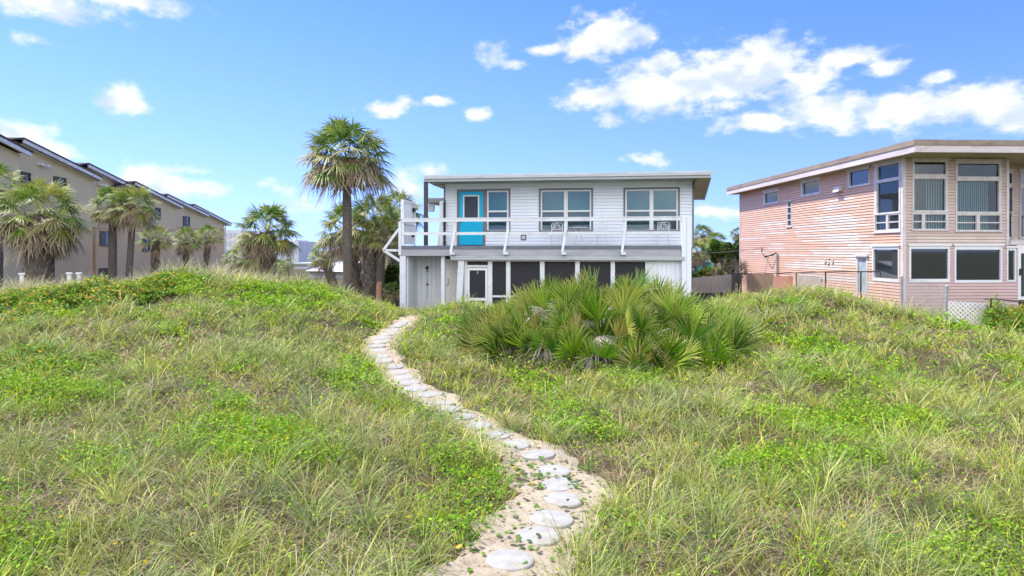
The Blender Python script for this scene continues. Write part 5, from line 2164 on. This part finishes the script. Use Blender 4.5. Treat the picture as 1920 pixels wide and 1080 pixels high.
def make_blades(name, nclump, per, y0, y1, a, Lr, wr, palette, tips, spread, leanr, curlr, dens, label, cat, lscale=None, extra=None):
    nclump = int(nclump * 1.2)
    X, Y = scatter(nclump, y0, y1, a)
    keep = ~blocked(X, Y) & (rng.uniform(0, 1, nclump) < dens(X, Y))
    X, Y = X[keep], Y[keep]
    if extra is not None:
        X, Y = np.concatenate([X, extra[0]]), np.concatenate([Y, extra[1]])
    n = len(X)
    tone = rng.integers(0, len(palette), n)
    vig = rng.uniform(.65, 1.25, n)
    pc = rng.integers(int(per * .6), int(per * 1.4) + 1, n)
    idx = np.repeat(np.arange(n), pc)
    m = len(idx)
    az_ = rng.uniform(0, 2 * math.pi, m)
    sp = np.abs(rng.normal(0, spread, m))
    x = X[idx] + np.cos(az_) * sp
    y = Y[idx] + np.sin(az_) * sp
    bl = blocked(x, y, -.06)
    idx, az_, sp, x, y = idx[~bl], az_[~bl], sp[~bl], x[~bl], y[~bl]
    m = len(idx)
    z = ground_z(x, y) - .01
    L = rng.uniform(*Lr, m) * vig[idx]
    if lscale is not None:
        L = L * lscale(x, y)
    w = rng.uniform(*wr, m) * np.clip(y / 9, .8, 2.0)
    # steady sea breeze leans everything a little to the right
    lean = rng.uniform(*leanr, m) + sp / max(spread, .01) * .12
    curl = rng.uniform(*curlr, m)
    az_ = az_ + .25 * np.sin(0.2 - az_)
    other = rng.random(m) < .22
    ti = np.where(other, rng.integers(0, len(palette), m), tone[idx])
    col = pick(palette, ti) * np.exp(rng.normal(-.05, .38, (m, 1))) * np.array([1.06, 1.03, .85]) * rng.uniform(.65, 1.25, (n, 1))[idx]
    tc_ = pick(tips, rng.integers(0, len(tips), m))
    mixt = rng.uniform(0, .9, (m, 1))
    tipc = col * (1 - mixt) + tc_ * mixt
    o = blades_mesh(name, np.stack([x, y, z], 1), L, w, az_, lean, curl, col, tipc, M['blade'])
    print('BLADES', name, m)
    return setp(o, label, cat, kind='stuff')




def to_ground(px, py):
    """where the eye's ray through (px, py) first meets the dune"""
    Y = 5.0
    while Y < 24:
        x = (px - HX) / F_PX * Y
        if CZ - (py - HY) / F_PX * Y <= gz(x, Y) + .1:
            break
        Y += .05
    return (px - HX) / F_PX * Y, Y


def spots(lst):
    return [(*to_ground(px, py), rx, ry, w) for px, py, rx, ry, w in lst]


GREEN_SPOTS = spots([(420, 530, 2.6, 1.6, 1), (250, 545, 1.6, 1.2, 1), (560, 560, 1.6, 1.2, .8), (90, 730, 1.0, .7, 1), (330, 700, .8, .6, .7), (180, 855, .6, .6, .9),
                     (560, 830, 1.0, .9, 1), (650, 700, .6, .6, .7), (850, 880, .5, .6, .8), (780, 990, .6, .5, .6), (450, 1040, .5, .4, .6), (1600, 800, 2.0, 1.0, 1),
                     (1450, 860, 1.0, .8, .9), (1290, 690, .8, .7, .8), (1560, 660, 1.0, .7, .9), (1700, 720, 1.2, .8, .6), (1100, 800, .7, .5, .7), (1780, 1030, .7, .4, .8),
                     (1500, 1040, .5, .4, .6), (1150, 720, .8, .4, .4), (1000, 700, .6, .5, .4), (60, 1010, .5, .5, .5), (1250, 930, .5, .5, .5)])
DRY_SPOTS = spots([(200, 660, 1.1, .7, 1), (90, 820, .7, .7, 1), (400, 640, .8, .6, .7), (330, 960, .6, .5, 1), (130, 900, .5, .4, .7), (700, 650, .7, 1.0, .7), (1370, 610, 1.0, .8, 1),
                   (1210, 850, .5, .5, .9), (1280, 1010, .6, .4, 1), (1800, 800, 1.0, .8, .8), (1500, 740, .9, .5, .7), (1650, 960, .8, .5, .8), (1130, 870, .3, .6, .7), (960, 740, .8, .4, .7),
                   (600, 1000, .5, .4, .8), (1830, 900, .6, .5, .8), (1650, 620, 1.0, .8, .7), (500, 720, .8, .6, .6), (860, 1050, .4, .3, .5), (1200, 760, .8, .4, .7)])


def spotf(X, Y, lst):
    v = 0
    for x, y, rx, ry, w in lst:
        v = np.maximum(v, w * np.exp(-((X - x) / rx) ** 2 - ((Y - y) / ry) ** 2))
    return v


def lush(X, Y):        # where soft green cover grows
    base = .55 * nfield(X, Y, 2.4, 0) + .45 * nfield(X, Y, .7, 5)
    return np.clip((base + .42 * spotf(X, Y, GREEN_SPOTS) - .25 * spotf(X, Y, DRY_SPOTS) - .58) * 5.0, 0, 1)


def dryf(X, Y):        # where dead thatch shows
    base = .5 * nfield(X, Y, 1.9, 1) + .5 * nfield(X, Y, .6, 2)
    return np.clip((base + .35 * spotf(X, Y, DRY_SPOTS) - .25 * spotf(X, Y, GREEN_SPOTS) - .5) * 5.0, 0, 1)


def tall_zone(X, Y):   # taller stands: far left behind the shrubs, right mound, sides of the path
    d = X - path_x(Y)
    t = .85 + .25 * nfield(X, Y, 3.2, 2)
    t = t + .25 * np.exp(-((Y - 22) / 2.5) ** 2) * (X < -6) + .15 * np.exp(-((X - 9) / 4) ** 2 - ((Y - 20) / 4) ** 2)
    t = t * (1 - .45 * ((((X - pcx) / 3.6) ** 2 + ((Y - pcy) / 3.1) ** 2) < 1)) * (1 - .3 * dryf(X, Y)) * (1 - .25 * lush(X, Y))
    return t


OATS = [(.24, .32, .035), (.31, .38, .035), (.15, .25, .04), (.44, .44, .05), (.48, .42, .12), (.27, .37, .015)]
OATT = [(.70, .64, .28), (.54, .55, .18), (.74, .66, .42)]
DRY = [(.48, .36, .21), (.36, .25, .15), (.62, .50, .33), (.24, .155, .10), (.46, .37, .18)]
FRESH = [(.17, .38, .008), (.24, .46, .010), (.11, .27, .008), (.35, .49, .014), (.44, .50, .02)]
make_blades('sea_oats', 9500, 13, 4.3, 25, 1.25, (.20, .52), (.006, .0095), OATS, OATT, .07, (.02, .6), (.2, 1.6),
            lambda X, Y: np.clip(1.0 - .88 * lush(X, Y) - .55 * dryf(X, Y), .06, 1) * (.30 + .70 * nfield(X, Y, .9, 4)), 'long arching grey green dune grass covering both sides of the sand path', 'dune grass', tall_zone)
make_blades('grass_tussocks', 1300, 55, 4.3, 22, 1.3, (.36, .70), (.006, .009), [(.20, .29, .10), (.27, .35, .11), (.38, .42, .10), (.17, .25, .07)], OATT, .05, (.05, .75), (.5, 2.0),
            lambda X, Y: (.25 + .75 * nfield(X, Y, 1.6, 5)) * (1 - .75 * lush(X, Y)), 'bigger bluish green tussocks of fanned arching blades rising above the other grass', 'dune grass')
make_blades('dry_grass', 10500, 17, 4.3, 24, 1.3, (.14, .40), (.005, .008), DRY, [(.62, .55, .42)], .13, (.3, 1.2), (.4, 2.2),
            lambda X, Y: .25 + .75 * dryf(X, Y), 'curled straw coloured dead grass low between the green tufts', 'dry grass')
make_blades('fresh_grass', 9500, 17, 4.3, 24, 1.3, (.10, .28), (.007, .011), FRESH, [(.46, .52, .12)], .11, (.05, .6), (.1, .9),
            lambda X, Y: .10 + .90 * lush(X, Y), 'short bright green grass growing in patches over the dunes', 'grass')

xx = rng.uniform(-17, -7.5, 420)
yy = rng.uniform(18.4, 22.5, 420)
make_blades('pale_crest_grass', 10, 16, 18, 23, 1.2, (.55, .85), (.006, .009), [(.40, .40, .16), (.48, .45, .22), (.30, .34, .13)], [(.72, .65, .45)], .07, (.05, .5), (.3, 1.5),
            lambda X, Y: X * 0 + 1, 'pale taller grass on the far left crest behind the orange tipped shrub', 'dune grass', None, (xx, yy))

# soft leafy cover in patches
N = 350000
X, Y = scatter(N, 4.3, 23, 1.35)
k = ~blocked(X, Y, .05) & (rng.uniform(0, 1, N) < (.08 + .92 * lush(X, Y) ** 1.3))
X, Y = X[k], Y[k]
hh_ = .03 + .26 * nfield(X, Y, .5, 3) ** 1.5 + .08 * nfield(X, Y, .2, 4)
Z = ground_z(X, Y) + hh_ * rng.uniform(.35, 1.1, len(X))
gcols = pick([(.16, .38, .008), (.23, .46, .010), (.09, .22, .008), (.32, .48, .014), (.34, .44, .02)], rng.integers(0, 5, len(X))) * (1 + rng.normal(0, .15, (len(X), 1)))
print('LEAVES', len(X))
setp(leaves_mesh('ground_cover', np.stack([X, Y, Z], 1), rng.uniform(.022, .045, len(X)) * np.clip(Y / 8, .9, 2.0), gcols, M['leaf']),
     'soft bright green leafy ground cover in patches over the dunes', 'ground cover', kind='stuff')

# yellow blossoms dotted over the near dune
N = 150
X, Y = scatter(N, 5, 14, 1.0)
k = ~blocked(X, Y, .05)
X, Y = X[k], Y[k]
Z = ground_z(X, Y) + rng.uniform(.16, .30, len(X))
px_ = np.repeat(np.stack([X, Y, Z], 1), 4, 0) + rng.normal(0, .007, (len(X) * 4, 3))
setp(leaves_mesh('wildflowers', px_, np.full(len(px_), .022), np.tile([(.75, .55, .02)], (len(px_), 1)), M['leaf'], aspect=.8),
     'tiny yellow blossoms scattered through the near dune grass', 'flowers', kind='stuff')

leafy_later = [(2.0, 14.9, .55, .4, .75), (1.2, 15.3, .45, .4, 1.0), (3.2, 15.6, .4, .4, .95), (.6, 14.6, .4, .3, .6)]
# round leaved creeper over the sand path
cl = []
for (cx_, cy_, sx, sy, n_) in ((-.25, 8.5, .35, .5, 90), (.15, 7.5, .30, .35, 110), (.55, 7.55, .25, .15, 40), (-.35, 7.3, .2, .5, 60), (-.1, 6.6, .5, .5, 60), (.7, 7.0, .15, .7, 50),
                               (-.6, 10, .3, .8, 60), (.2, 5.8, .6, .3, 60), (-1.2, 11.5, .3, .8, 50), (-2.4, 14, .3, 1.3, 40), (-.6, 5.6, .3, .6, 40)):
    cl.append(np.stack([rng.normal(cx_, sx, n_), rng.normal(cy_, sy, n_)], 1))
cl = np.concatenate(cl)
n_ = len(cl)
mb = MB()
for i in range(n_):
    x, y = cl[i]
    if any((x - sx) ** 2 + (y - sy) ** 2 < .16 ** 2 for sx, sy in STONES) and random.random() < .85:
        continue
    z = gz(x, y) + .04 + random.random() * .045
    r = random.uniform(.016, .032)
    c = random.choice([(.09, .19, .02), (.13, .26, .03), (.17, .30, .03), (.10, .17, .03)])
    if random.random() < .05:
        c = (.6, .42, .02)
    tx, ty_ = random.gauss(0, .28), random.gauss(0, .28)
    mb.face([(x + r * math.cos(q * math.pi / 4), y + r * math.sin(q * math.pi / 4), z + tx * r * math.cos(q * math.pi / 4) + ty_ * r * math.sin(q * math.pi / 4)) for q in range(8)], c)
    if i % 5 == 0:
        x2, y2 = x + random.uniform(-.25, .25), y + random.uniform(-.12, .12)
        za, zb3 = gz(x, y) + .03, gz(x2, y2) + .03
        mb.face([(x, y - .002, za), (x2, y2 - .002, zb3), (x2, y2 + .002, zb3 + .003), (x, y + .002, za + .003)], (.24, .15, .09))
setp(mb.build('creeper', M['leaf']), 'low creeper with round green leaves spreading over the sand path', 'ground cover', kind='stuff')

# litter on the path: brown leaf bits and stalks
N = 1500
Y = rng.uniform(5, 20, N)
X = path_x(Y) + rng.normal(0, .38, N)
_on = np.zeros(N, bool)
for sx, sy in STONES:
    _on |= (X - sx) ** 2 + (Y - sy) ** 2 < .21 ** 2
X, Y = X[~_on], Y[~_on]
N = len(X)
Z = ground_z(X, Y) + .034
setp(leaves_mesh('leaf_litter', np.stack([X, Y, Z], 1), rng.uniform(.012, .035, N), pick([(.30, .2, .12), (.38, .28, .18), (.2, .12, .08)], rng.integers(0, 3, N)), M['leaf'], tilt=.15, aspect=.25),
     'brown bits of dead leaf scattered along the sand path', 'leaf litter', kind='stuff')


# ---------------- leafy shrubs as things
def leafy_shrub(name, label, cat, lumps, n, size, palette, toppal, topfrac, group=None, stems=True, aspect=.5, tilt=1.2):
    """lumps: (x, y, rx, ry, h) mounds; leaves fill their outer shells"""
    x0, y0 = lumps[0][0], lumps[0][1]
    t = thing(name, label, cat, (x0, y0, gz(x0, y0)), group)
    P_, Cc = [], []
    w = np.array([l[2] * l[3] * (1 + l[4]) for l in lumps])
    cnt = (n * w / w.sum()).astype(int)
    for (lx, ly, rx, ry, h), m in zip(lumps, cnt):
        v = unit(rng.normal(0, 1, (m, 3)))
        v[:, 2] = np.abs(v[:, 2])
        sh = (rng.uniform(0, 1, m) ** .35)
        lump = 1 + .18 * np.sin(v[:, 0] * 7 + lx) * np.sin(v[:, 1] * 6 + ly) + .10 * np.sin(v[:, 2] * 13 + v[:, 0] * 11)
        q = v * (sh * lump)[:, None]
        px3 = np.stack([lx + q[:, 0] * rx, ly + q[:, 1] * ry, q[:, 2] * h], 1)
        px3[:, 2] += ground_z(px3[:, 0], px3[:, 1])
        c = pick(palette, rng.integers(0, len(palette), m))
        tp = (rng.random(m) < topfrac * (q[:, 2] > .45) * (sh > .8))
        if toppal:
            c[tp] = pick(toppal, rng.integers(0, len(toppal), tp.sum()))
        P_.append(px3)
        Cc.append(c * (1 + rng.normal(0, .15, (m, 1))))
    P_ = np.concatenate(P_)
    Cc = np.concatenate(Cc)
    o = leaves_mesh('foliage', P_ - np.array(t.location), rng.uniform(size * .7, size * 1.3, len(P_)), Cc, M['leaf'], t, tilt=tilt, aspect=aspect)
    if stems:
        for (lx, ly, rx, ry, h) in lumps:
            mb = MB()
            for q in range(5):
                a = random.uniform(0, 6.28)
                zz = gz(lx, ly)
                mb.tube([(lx, ly, zz - .05), (lx + math.cos(a) * rx * .3, ly + math.sin(a) * ry * .3, zz + h * .4), (lx + math.cos(a) * rx * .65, ly + math.sin(a) * ry * .65, zz + h * .8)], [h * .03, h * .02, h * .01], 5)
            mb.build('stem', M['twig'], t)
    return t


GRN = [(.15, .30, .025), (.20, .36, .03), (.25, .42, .04), (.10, .20, .022)]
ORG = [(.62, .33, .04), (.58, .44, .05), (.48, .46, .05), (.62, .24, .04)]
k_ = 16.6
leafy_shrub('coastal_shrub', 'low spreading shrub with orange tipped green leaves along the left dune crest', 'shrub',
            [((px - HX) / F_PX * Y, Y, rx, ry, h) for px, Y, rx, ry, h in ((30, 16.4, 1.0, .9, 0.45), (110, 16.2, .9, .8, 0.50), (165, 16.8, .8, .8, 0.56), (215, 16.0, .7, .7, 0.45),
                                                                        (60, 15.0, .9, .6, 0.34), (270, 16.8, .7, .7, 0.40), (-40, 16.2, .9, .8, 0.45), (300, 17.6, .6, .6, 0.33), (-10, 14.4, .7, .6, 0.31))],
            26000, .058, GRN + [(.22, .30, .03)], ORG, .24, aspect=.62)
leafy_shrub('coastal_shrub', 'patch of low bright green shrub below the orange tipped one at the far left', 'shrub',
            [((px - HX) / F_PX * Y, Y, rx, ry, h) for px, Y, rx, ry, h in ((40, 11.6, .8, .6, .28), (110, 11.4, .6, .5, .24), (-20, 11.2, .6, .6, .25), (170, 11.9, .5, .4, .2))],
            9000, .045, GRN, ORG, .10, aspect=.6)
leafy_shrub('vine_bush', 'leafy vine climbing the fence post to the right of the white lattice gate', 'vine',
            [(12.75, 18.0, .36, .3, .95), (13.1, 17.6, .5, .4, .62), (13.6, 17.5, .5, .4, .8), (12.7, 17.7, .25, .25, .5)], 7000, .05, GRN, [(.4, .4, .05), (.45, .25, .05)], .15, aspect=.6)
leafy_shrub('garden_plants', 'low plants with orange leaves before the pink house door at the right edge', 'plants',
            [(14.6, 19.6, .9, .5, .55), (15.8, 20.5, .9, .5, .6), (14.2, 18.4, .6, .4, .5)], 6000, .06, GRN, [(.5, .2, .05), (.45, .3, .05)], .4, aspect=.6)


def crown_at(px, py, Y, rx, ry):
    m = Y / F_PX
    return (px - HX) * m, Y, rx * m, ry * m, CZ - (py - HY) * m


def tree(name, label, px, py, Y, rx, ry, n, size, palette, group=None):
    x, y, r1, r2, zc = crown_at(px, py, Y, rx, ry)
    g = gz(x, y)
    t = thing(name, label, 'tree', (x, y, g), group)
    P_ = []
    for k in range(9):
        cxk, cyk, czk = rng.normal(0, .42, 3) * (r1, r1, r2)
        rk = rng.uniform(.35, .6)
        m = n // 9
        v = unit(rng.normal(0, 1, (m, 3))) * (rng.uniform(0, 1, (m, 1)) ** .4)
        P_.append(v * (r1 * rk, r1 * rk, r2 * rk) + (cxk, cyk, czk + zc - g))
    P_ = np.concatenate(P_)
    c = pick(palette, rng.integers(0, len(palette), len(P_))) * (1 + rng.normal(0, .18, (len(P_), 1)))
    leaves_mesh('crown', P_, rng.uniform(size * .7, size * 1.3, len(P_)), c, M['leaf'], t, tilt=1.4)
    mb = MB()
    mb.tube([(x, y, g - .1), (x + .1, y, g + (zc - g) * .5), (x, y, zc)], [r1 * .1, r1 * .08, r1 * .05], 8)
    for q in range(5):
        a = q * 1.3
        mb.tube([(x + .1, y, g + (zc - g) * .5), (x + math.cos(a) * r1 * .5, y + math.sin(a) * r1 * .5, zc + r2 * .3)], [r1 * .05, r1 * .02], 6)
    mb.build('trunk', M['twig'], t)
    return t


leafy_shrub('climbing_vine', 'bright green small leaved vine growing up through the saw palmetto clump', 'vine', leafy_later, 5200, .05, GRN, [(.4, .42, .05)], .15, aspect=.6)
DG = [(.06, .12, .02), (.09, .16, .025), (.12, .2, .03), (.05, .09, .02)]
tree('leafy_tree', 'bright green bushy tree between the teal cottage and the pink house', 1352, 468, 52, 22, 22, 5000, .28, [(.14, .24, .04), (.18, .3, .05), (.1, .18, .03)])
tree('leafy_tree', 'dark leafy tree behind the bare branched shrub, against the pink house wall', 1374, 476, 50, 20, 26, 5000, .26, DG + [(.16, .11, .06)])
tree('leafy_tree', 'pale green tree top touching the upper left corner of the pink wall', 1392, 466, 54, 16, 22, 4000, .26, [(.14, .2, .05), (.2, .24, .06), (.12, .16, .04)])
tree('leafy_bush', 'yellow green bush with reddish tips in front of the teal cottage', 1330, 512, 42, 26, 13, 4500, .2, [(.14, .24, .04), (.2, .28, .05), (.3, .2, .08), (.1, .16, .03)])
tree('leafy_bush', 'dark green hedge bush right beside the deck house corner', 1303, 520, 41, 12, 10, 2000, .2, DG)
tree('leafy_bush', 'dark bush in the shade below the palms beside the deck post', 728, 522, 31, 22, 22, 3500, .16, DG)
# bare branched shrub
x, y = (1371 - HX) / F_PX * 40, 40
g = gz(x, y)
t = thing('bare_shrub', 'leafless grey brown shrub with fanned twigs behind the wooden fence', 'shrub', (x, y, g))
mb = MB()


def twig(p, d, L, r, lev):
    q = p + d * L
    mb.tube([p, p.lerp(q, .5) + Vector((random.uniform(-.03, .03), 0, random.uniform(-.03, .03))) * L, q], [r, r * .8, r * .6], 4, cap=False)
    if lev > 0:
        for _ in range(3 if lev > 1 else 4):
            nd = (d + Vector((random.uniform(-.7, .7), random.uniform(-.6, .6), random.uniform(-.25, .45)))).normalized()
            twig(p.lerp(q, random.uniform(.55, 1)), nd, L * random.uniform(.6, .8), r * .6, lev - 1)


for q in range(7):
    twig(Vector((x, y, g + .2)), Vector((random.uniform(-.8, .8), random.uniform(-.4, .4), 1)).normalized(), .85, .03, 4)
mb.build('branches', M['twig'], t)

# ------------------------------------------------------------------ fences on the right


def wp(px, py, Y):
    return Vector(((px - HX) / F_PX * Y, Y, CZ - (py - HY) / F_PX * Y))


def picket_fence(name, label, a, b, mat, n, post=True, thick=.02, cat='fence', ragged=.02, rails=True):
    """a, b: (px, py_top, py_bottom, Y) of the two ends"""
    base = wp(a[0], a[2], a[3])
    t = thing(name, label, cat, base)
    A1, A0, B1, B0 = wp(a[0], a[1], a[3]), wp(a[0], a[2], a[3]), wp(b[0], b[1], b[3]), wp(b[0], b[2], b[3])
    mb = MB()
    dv = (B0 - A0)
    nv = Vector((dv.y, -dv.x, 0)).normalized() * thick
    for k in range(n):
        f0, f1 = k / n, (k + .93) / n
        p0_, p1_ = A0.lerp(B0, f0), A0.lerp(B0, f1)
        q0, q1 = A1.lerp(B1, f0), A1.lerp(B1, f1)
        dz = Vector((0, 0, random.uniform(-ragged, ragged)))
        mb.hexa([p0_, p1_, p1_ - nv, p0_ - nv, q0 + dz, q1 + dz, q1 + dz - nv, q0 + dz - nv])
    mb.build('picket', mat, t)
    if rails:
        mb = MB()
        for f in (.2, .8):
            mb.bar(A0.lerp(A1, f) - nv * 2.6, B0.lerp(B1, f) - nv * 2.6, .04, .09)
        mb.build('rail', mat, t)
    return t


picket_fence('wooden_fence', 'weathered grey brown picket fence from the deck house corner to the dark gate', (1290, 521, 549, 33), (1374, 514, 549, 31), M['wood_grey'], 34)
picket_fence('retaining_board', 'dark low retaining boards under the picket fence', (1290, 549.5, 560, 32.5), (1388, 548, 560, 30.5), M['wood_dark'], 9, cat='retaining wall', rails=False)
gt = thing('garden_gate', 'dark weathered wooden gate at the end of the picket fence', 'gate', wp(1378, 549, 30.5))
mb = MB()
for (x0, x1, y0, y1) in ((1373.5, 1378, 512, 550), (1386, 1391, 512, 552)):
    A, B = wp(x0, y1, 30.5), wp(x1, y0, 30.5)
    mb.hexa([(A.x, 30.5, A.z), (B.x, 30.5, A.z), (B.x, 30.6, A.z), (A.x, 30.6, A.z), (A.x, 30.5, B.z), (B.x, 30.5, B.z), (B.x, 30.6, B.z), (A.x, 30.6, B.z)])
mb.build('post', M['wood_dark'], gt)
mb = MB()
for k in range(4):
    A, B = wp(1378.3 + k * 1.9, 530, 30.5), wp(1380 + k * 1.9, 511.5 + (k % 2), 30.5)
    mb.hexa([(A.x, 30.52, A.z), (B.x, 30.52, A.z), (B.x, 30.56, A.z), (A.x, 30.56, A.z), (A.x, 30.52, B.z), (B.x, 30.52, B.z), (B.x, 30.56, B.z), (A.x, 30.56, B.z)])
mb.build('board', M['wood_dark'], gt)
picket_fence('wooden_fence', 'reddish brown board fence against the foot of the pink wall', (1401, 512, 549, 29), (1450, 513, 549, 28), M['wood_brown'], 12)
picket_fence('panel_board', 'plain salmon pink panel between the brown fence and the grey picket panel', (1451, 519, 549, 27.6), (1489, 518, 549, 27.0), M['pink_trim'], 1, cat='panel', rails=False)
bpy.data.objects['panel_board'].children[0].data.materials[0] = material('salmon_paint', (.62, .30, .22), .7, (.52, .25, .18), 2, bump=.1)
picket_fence('picket_panel', 'loose grey picket panel with curved top leaning by the pink wall', (1494, 516, 549, 26.2), (1540, 520, 549, 25.0), M['wood_grey'], 13, ragged=.01)

fposts = [(1385, 513, 560, 30.3), (1432, 512.5, 560, 28.8), (1493, 511, 560, 26.6), (1548, 509, 560, 24.8), (1614, 508.5, 565, 23.0), (1691, 519, 585, 21.2), (1776, 537, 611, 18.6)]
fe = thing('chain_link_fence', 'rusty chain link fence with round posts crossing in front of the pink house', 'fence', wp(1691, 575, 21.2))
top = []
for i, (px, y1, y0, Y) in enumerate(fposts):
    a, b = wp(px - (6 if i == 6 else 0), y0, Y), wp(px, y1, Y)
    a.z = gz(a.x, a.y) - .1
    mb = MB()
    mb.tube([a, b], .042 if i > 4 else .028, 8)
    if i > 4:
        mb.tube([b, b + Vector((0, 0, .05))], [.06, .02], 8)
    mb.build('post', M['galv'] if i > 4 else M['rust'], fe)
    top.append(b)
mb = MB()
mb.tube([p - Vector((0, 0, .01)) for p in top[:5]] + [wp(1652, 508.5, 22.1)], .021, 6)
mb.build('top_rail', M['rust'], fe)
sag = [top[4], wp(1652, 508, 22.1), top[5] - Vector((0, 0, .02)), wp(1735, 526, 20.0), wp(1764, 532, 18.9), top[6] - Vector((0, 0, .04))]
mb = MB()


def netting(mb, A1, B1, sp=.062, th=.006):
    """diamond wires hanging from a top edge down to the ground"""
    L = math.hypot(B1.x - A1.x, B1.y - A1.y)
    n = int(L / sp)
    for sgn in (1, -1):
        for k in range(-18, n + 18):
            pts = []
            m = 18
            for j in range(m + 1):
                s_ = (k + sgn * j) * sp if sgn > 0 else (k - j) * sp
                f = s_ / L
                if 0 <= f <= 1:
                    q = A1.lerp(B1, f)
                    zg = gz(q.x, q.y)
                    z = q.z - j * (q.z - zg) / m
                    pts.append(Vector((q.x, q.y, z)))
            for a, b in zip(pts[:-1], pts[1:]):
                mb.face([a - Vector((0, 0, th)), b - Vector((0, 0, th)), b + Vector((0, 0, th)), a + Vector((0, 0, th))])


for a, b in zip(sag[:-1], sag[1:]):
    netting(mb, a, b)
netting(mb, top[3] - Vector((0, 0, .03)), top[4] - Vector((0, 0, .03)))
netting(mb, top[2] - Vector((0, 0, .03)), top[3] - Vector((0, 0, .03)))
mb.build('netting', M['galv'], fe)

# white lattice gate
lt = thing('lattice_gate', 'white diamond lattice panel beside the leaning fence post at right', 'gate', wp(1810, 618, 18.6))
A, B = wp(1778, 618, 18.5), wp(1850, 622, 18.3)
mb = MB()
z1a, z1b = wp(1778, 565, 18.5).z, wp(1850, 568, 18.3).z
Lw = (B - A).length
hgt = z1a - A.z
sp = .118
for layer, sgn in ((0, 1), (1, -1)):
    for k in range(-12, 26):
        s0 = k * sp
        pts = []
        # clip the slat's centre line to the panel rectangle
        sa_, za_ = s0, 0.0
        sb_, zb4 = s0 + sgn * hgt, hgt
        f0, f1 = 0.0, 1.0
        for lim, lo in ((0, True), (Lw, False)):
            d_ = sb_ - sa_
            tt = (lim - sa_) / d_
            if (d_ > 0) == lo:
                f0 = max(f0, tt)
            else:
                f1 = min(f1, tt)
        if f1 - f0 < .02:
            continue
        o_ = Vector((0, -.006 * layer, 0))
        p = A + (B - A) * ((sa_ + (sb_ - sa_) * f0) / Lw) + Vector((0, 0, hgt * f0)) + o_
        q = A + (B - A) * ((sa_ + (sb_ - sa_) * f1) / Lw) + Vector((0, 0, hgt * f1)) + o_
        mb.bar(p, q, .005, .036, (0, 1, 0)) if False else mb.bar(p, q, .036, .005, (0, 1, 0))
mb.build('slats', M['lattice'], lt)
rl_ = thing('pipe_rail', 'rusty horizontal pipe over the vine at the right edge', 'rail', wp(1846, 561, 18.2))
mb = MB()
mb.tube([wp(1846, 561, 18.2), wp(1858, 560, 18.1), wp(1930, 567, 17.6), wp(2000, 572, 17.3)], .02, 6)
mb.build('pipe', M['rust'], rl_)
mb = MB()
for px in (1858, 1940):
    a = wp(px, 562, 18.05)
    mb.tube([(a.x, a.y, gz(a.x, a.y) - .1), a], .025, 6)
mb.build('post', M['rust'], rl_)

# white capped posts at the left dune crest
for i, (px, lab) in enumerate(((130, 'short white capped post at the left dune crest, left one of the close pair'), (148, 'short white capped post at the left dune crest, right one of the close pair'),
                               (41, 'short white capped post alone beside the thick palm trunk'))):
    Yp = 22.0
    b = wp(px, 511 if i < 2 else 512, Yp)
    mb = MB()
    g = gz(b.x, b.y)
    mb.tube([(0, 0, -.2), (0, 0, b.z - g - .08)], [.055, .062], 12)
    mb.tube([(0, 0, b.z - g - .08), (0, 0, b.z - g - .05), (0, 0, b.z - g - .045), (0, 0, b.z - g)], [.065, .09, .095, .095], 12)
    o = mb.build('white_post', M['white_paint'])
    o.location = (b.x, b.y, g)
    setp(o, lab, 'post', 'white capped posts at the left dune crest')

# overhead cable to the pink house
mb = MB()
a, b = wp(1180, 452, 46), Vector(ps.P(ps.s(1440), .25, ps.z(1440, 465)))
pts = []
for k in range(15):
    f = k / 14
    p = a.lerp(b, f)
    p.z -= 1.0 * math.sin(math.pi * f) * .5
    pts.append(p)
mb.tube(pts, .014, 5)
setp(mb.build('overhead_cable', M['interior']), 'thin grey cable crossing behind the deck house corner to the pink wall', 'cable')

# wooden stump beside the palms
mb = MB()
a = wp(711, 548, 27.3)
mb.tube([(a.x, a.y, a.z - .4), (a.x, a.y, a.z + .2), (a.x + .02, a.y, a.z + .42)], [.12, .11, .10], 10)
setp(mb.build('wooden_stump', material('orange_wood', (.42, .24, .15), .8, (.3, .17, .1), 6, bump=.3)), 'short orange brown stump at the foot of the palms left of the deck post', 'stump')

# tall bare seed stalks rising over the grass
for i, (px, py0, py1, Y, dx, lab) in enumerate(((1215, 1070, 865, 6.0, .10, 'long pale bare grass stalk leaning right, in the near grass right of the path'),
                                               (1405, 1075, 905, 6.1, -.12, 'long pale bare grass stalk leaning left, right of the other tall stalk'),
                                               (478, 870, 770, 8.2, -.03, 'upright pale bare stalk in the grass on the left side'),
                                               (285, 830, 690, 9.0, -.04, 'thin pale stalk standing at the middle of the left dune'))):
    b = wp(px, py0, Y)
    g = gz(b.x, b.y)
    h = (py0 - py1) / F_PX * Y + (b.z - g)
    h = max(.4, h)
    mb = MB()
    mb.tube([(0, 0, 0), (dx * .2, 0, h * .35), (dx * .55, 0, h * .7), (dx * 1.2, 0, h)], [.005, .0045, .004, .0025], 5)
    o = mb.build('grass_stalk', material('stalk%d' % i, (.52, .46, .36), .7) if i == 0 else bpy.data.materials['stalk0'])
    o.location = (b.x, b.y, g)
    setp(o, lab, 'stalk', 'tall bare stalks in the dune grass')
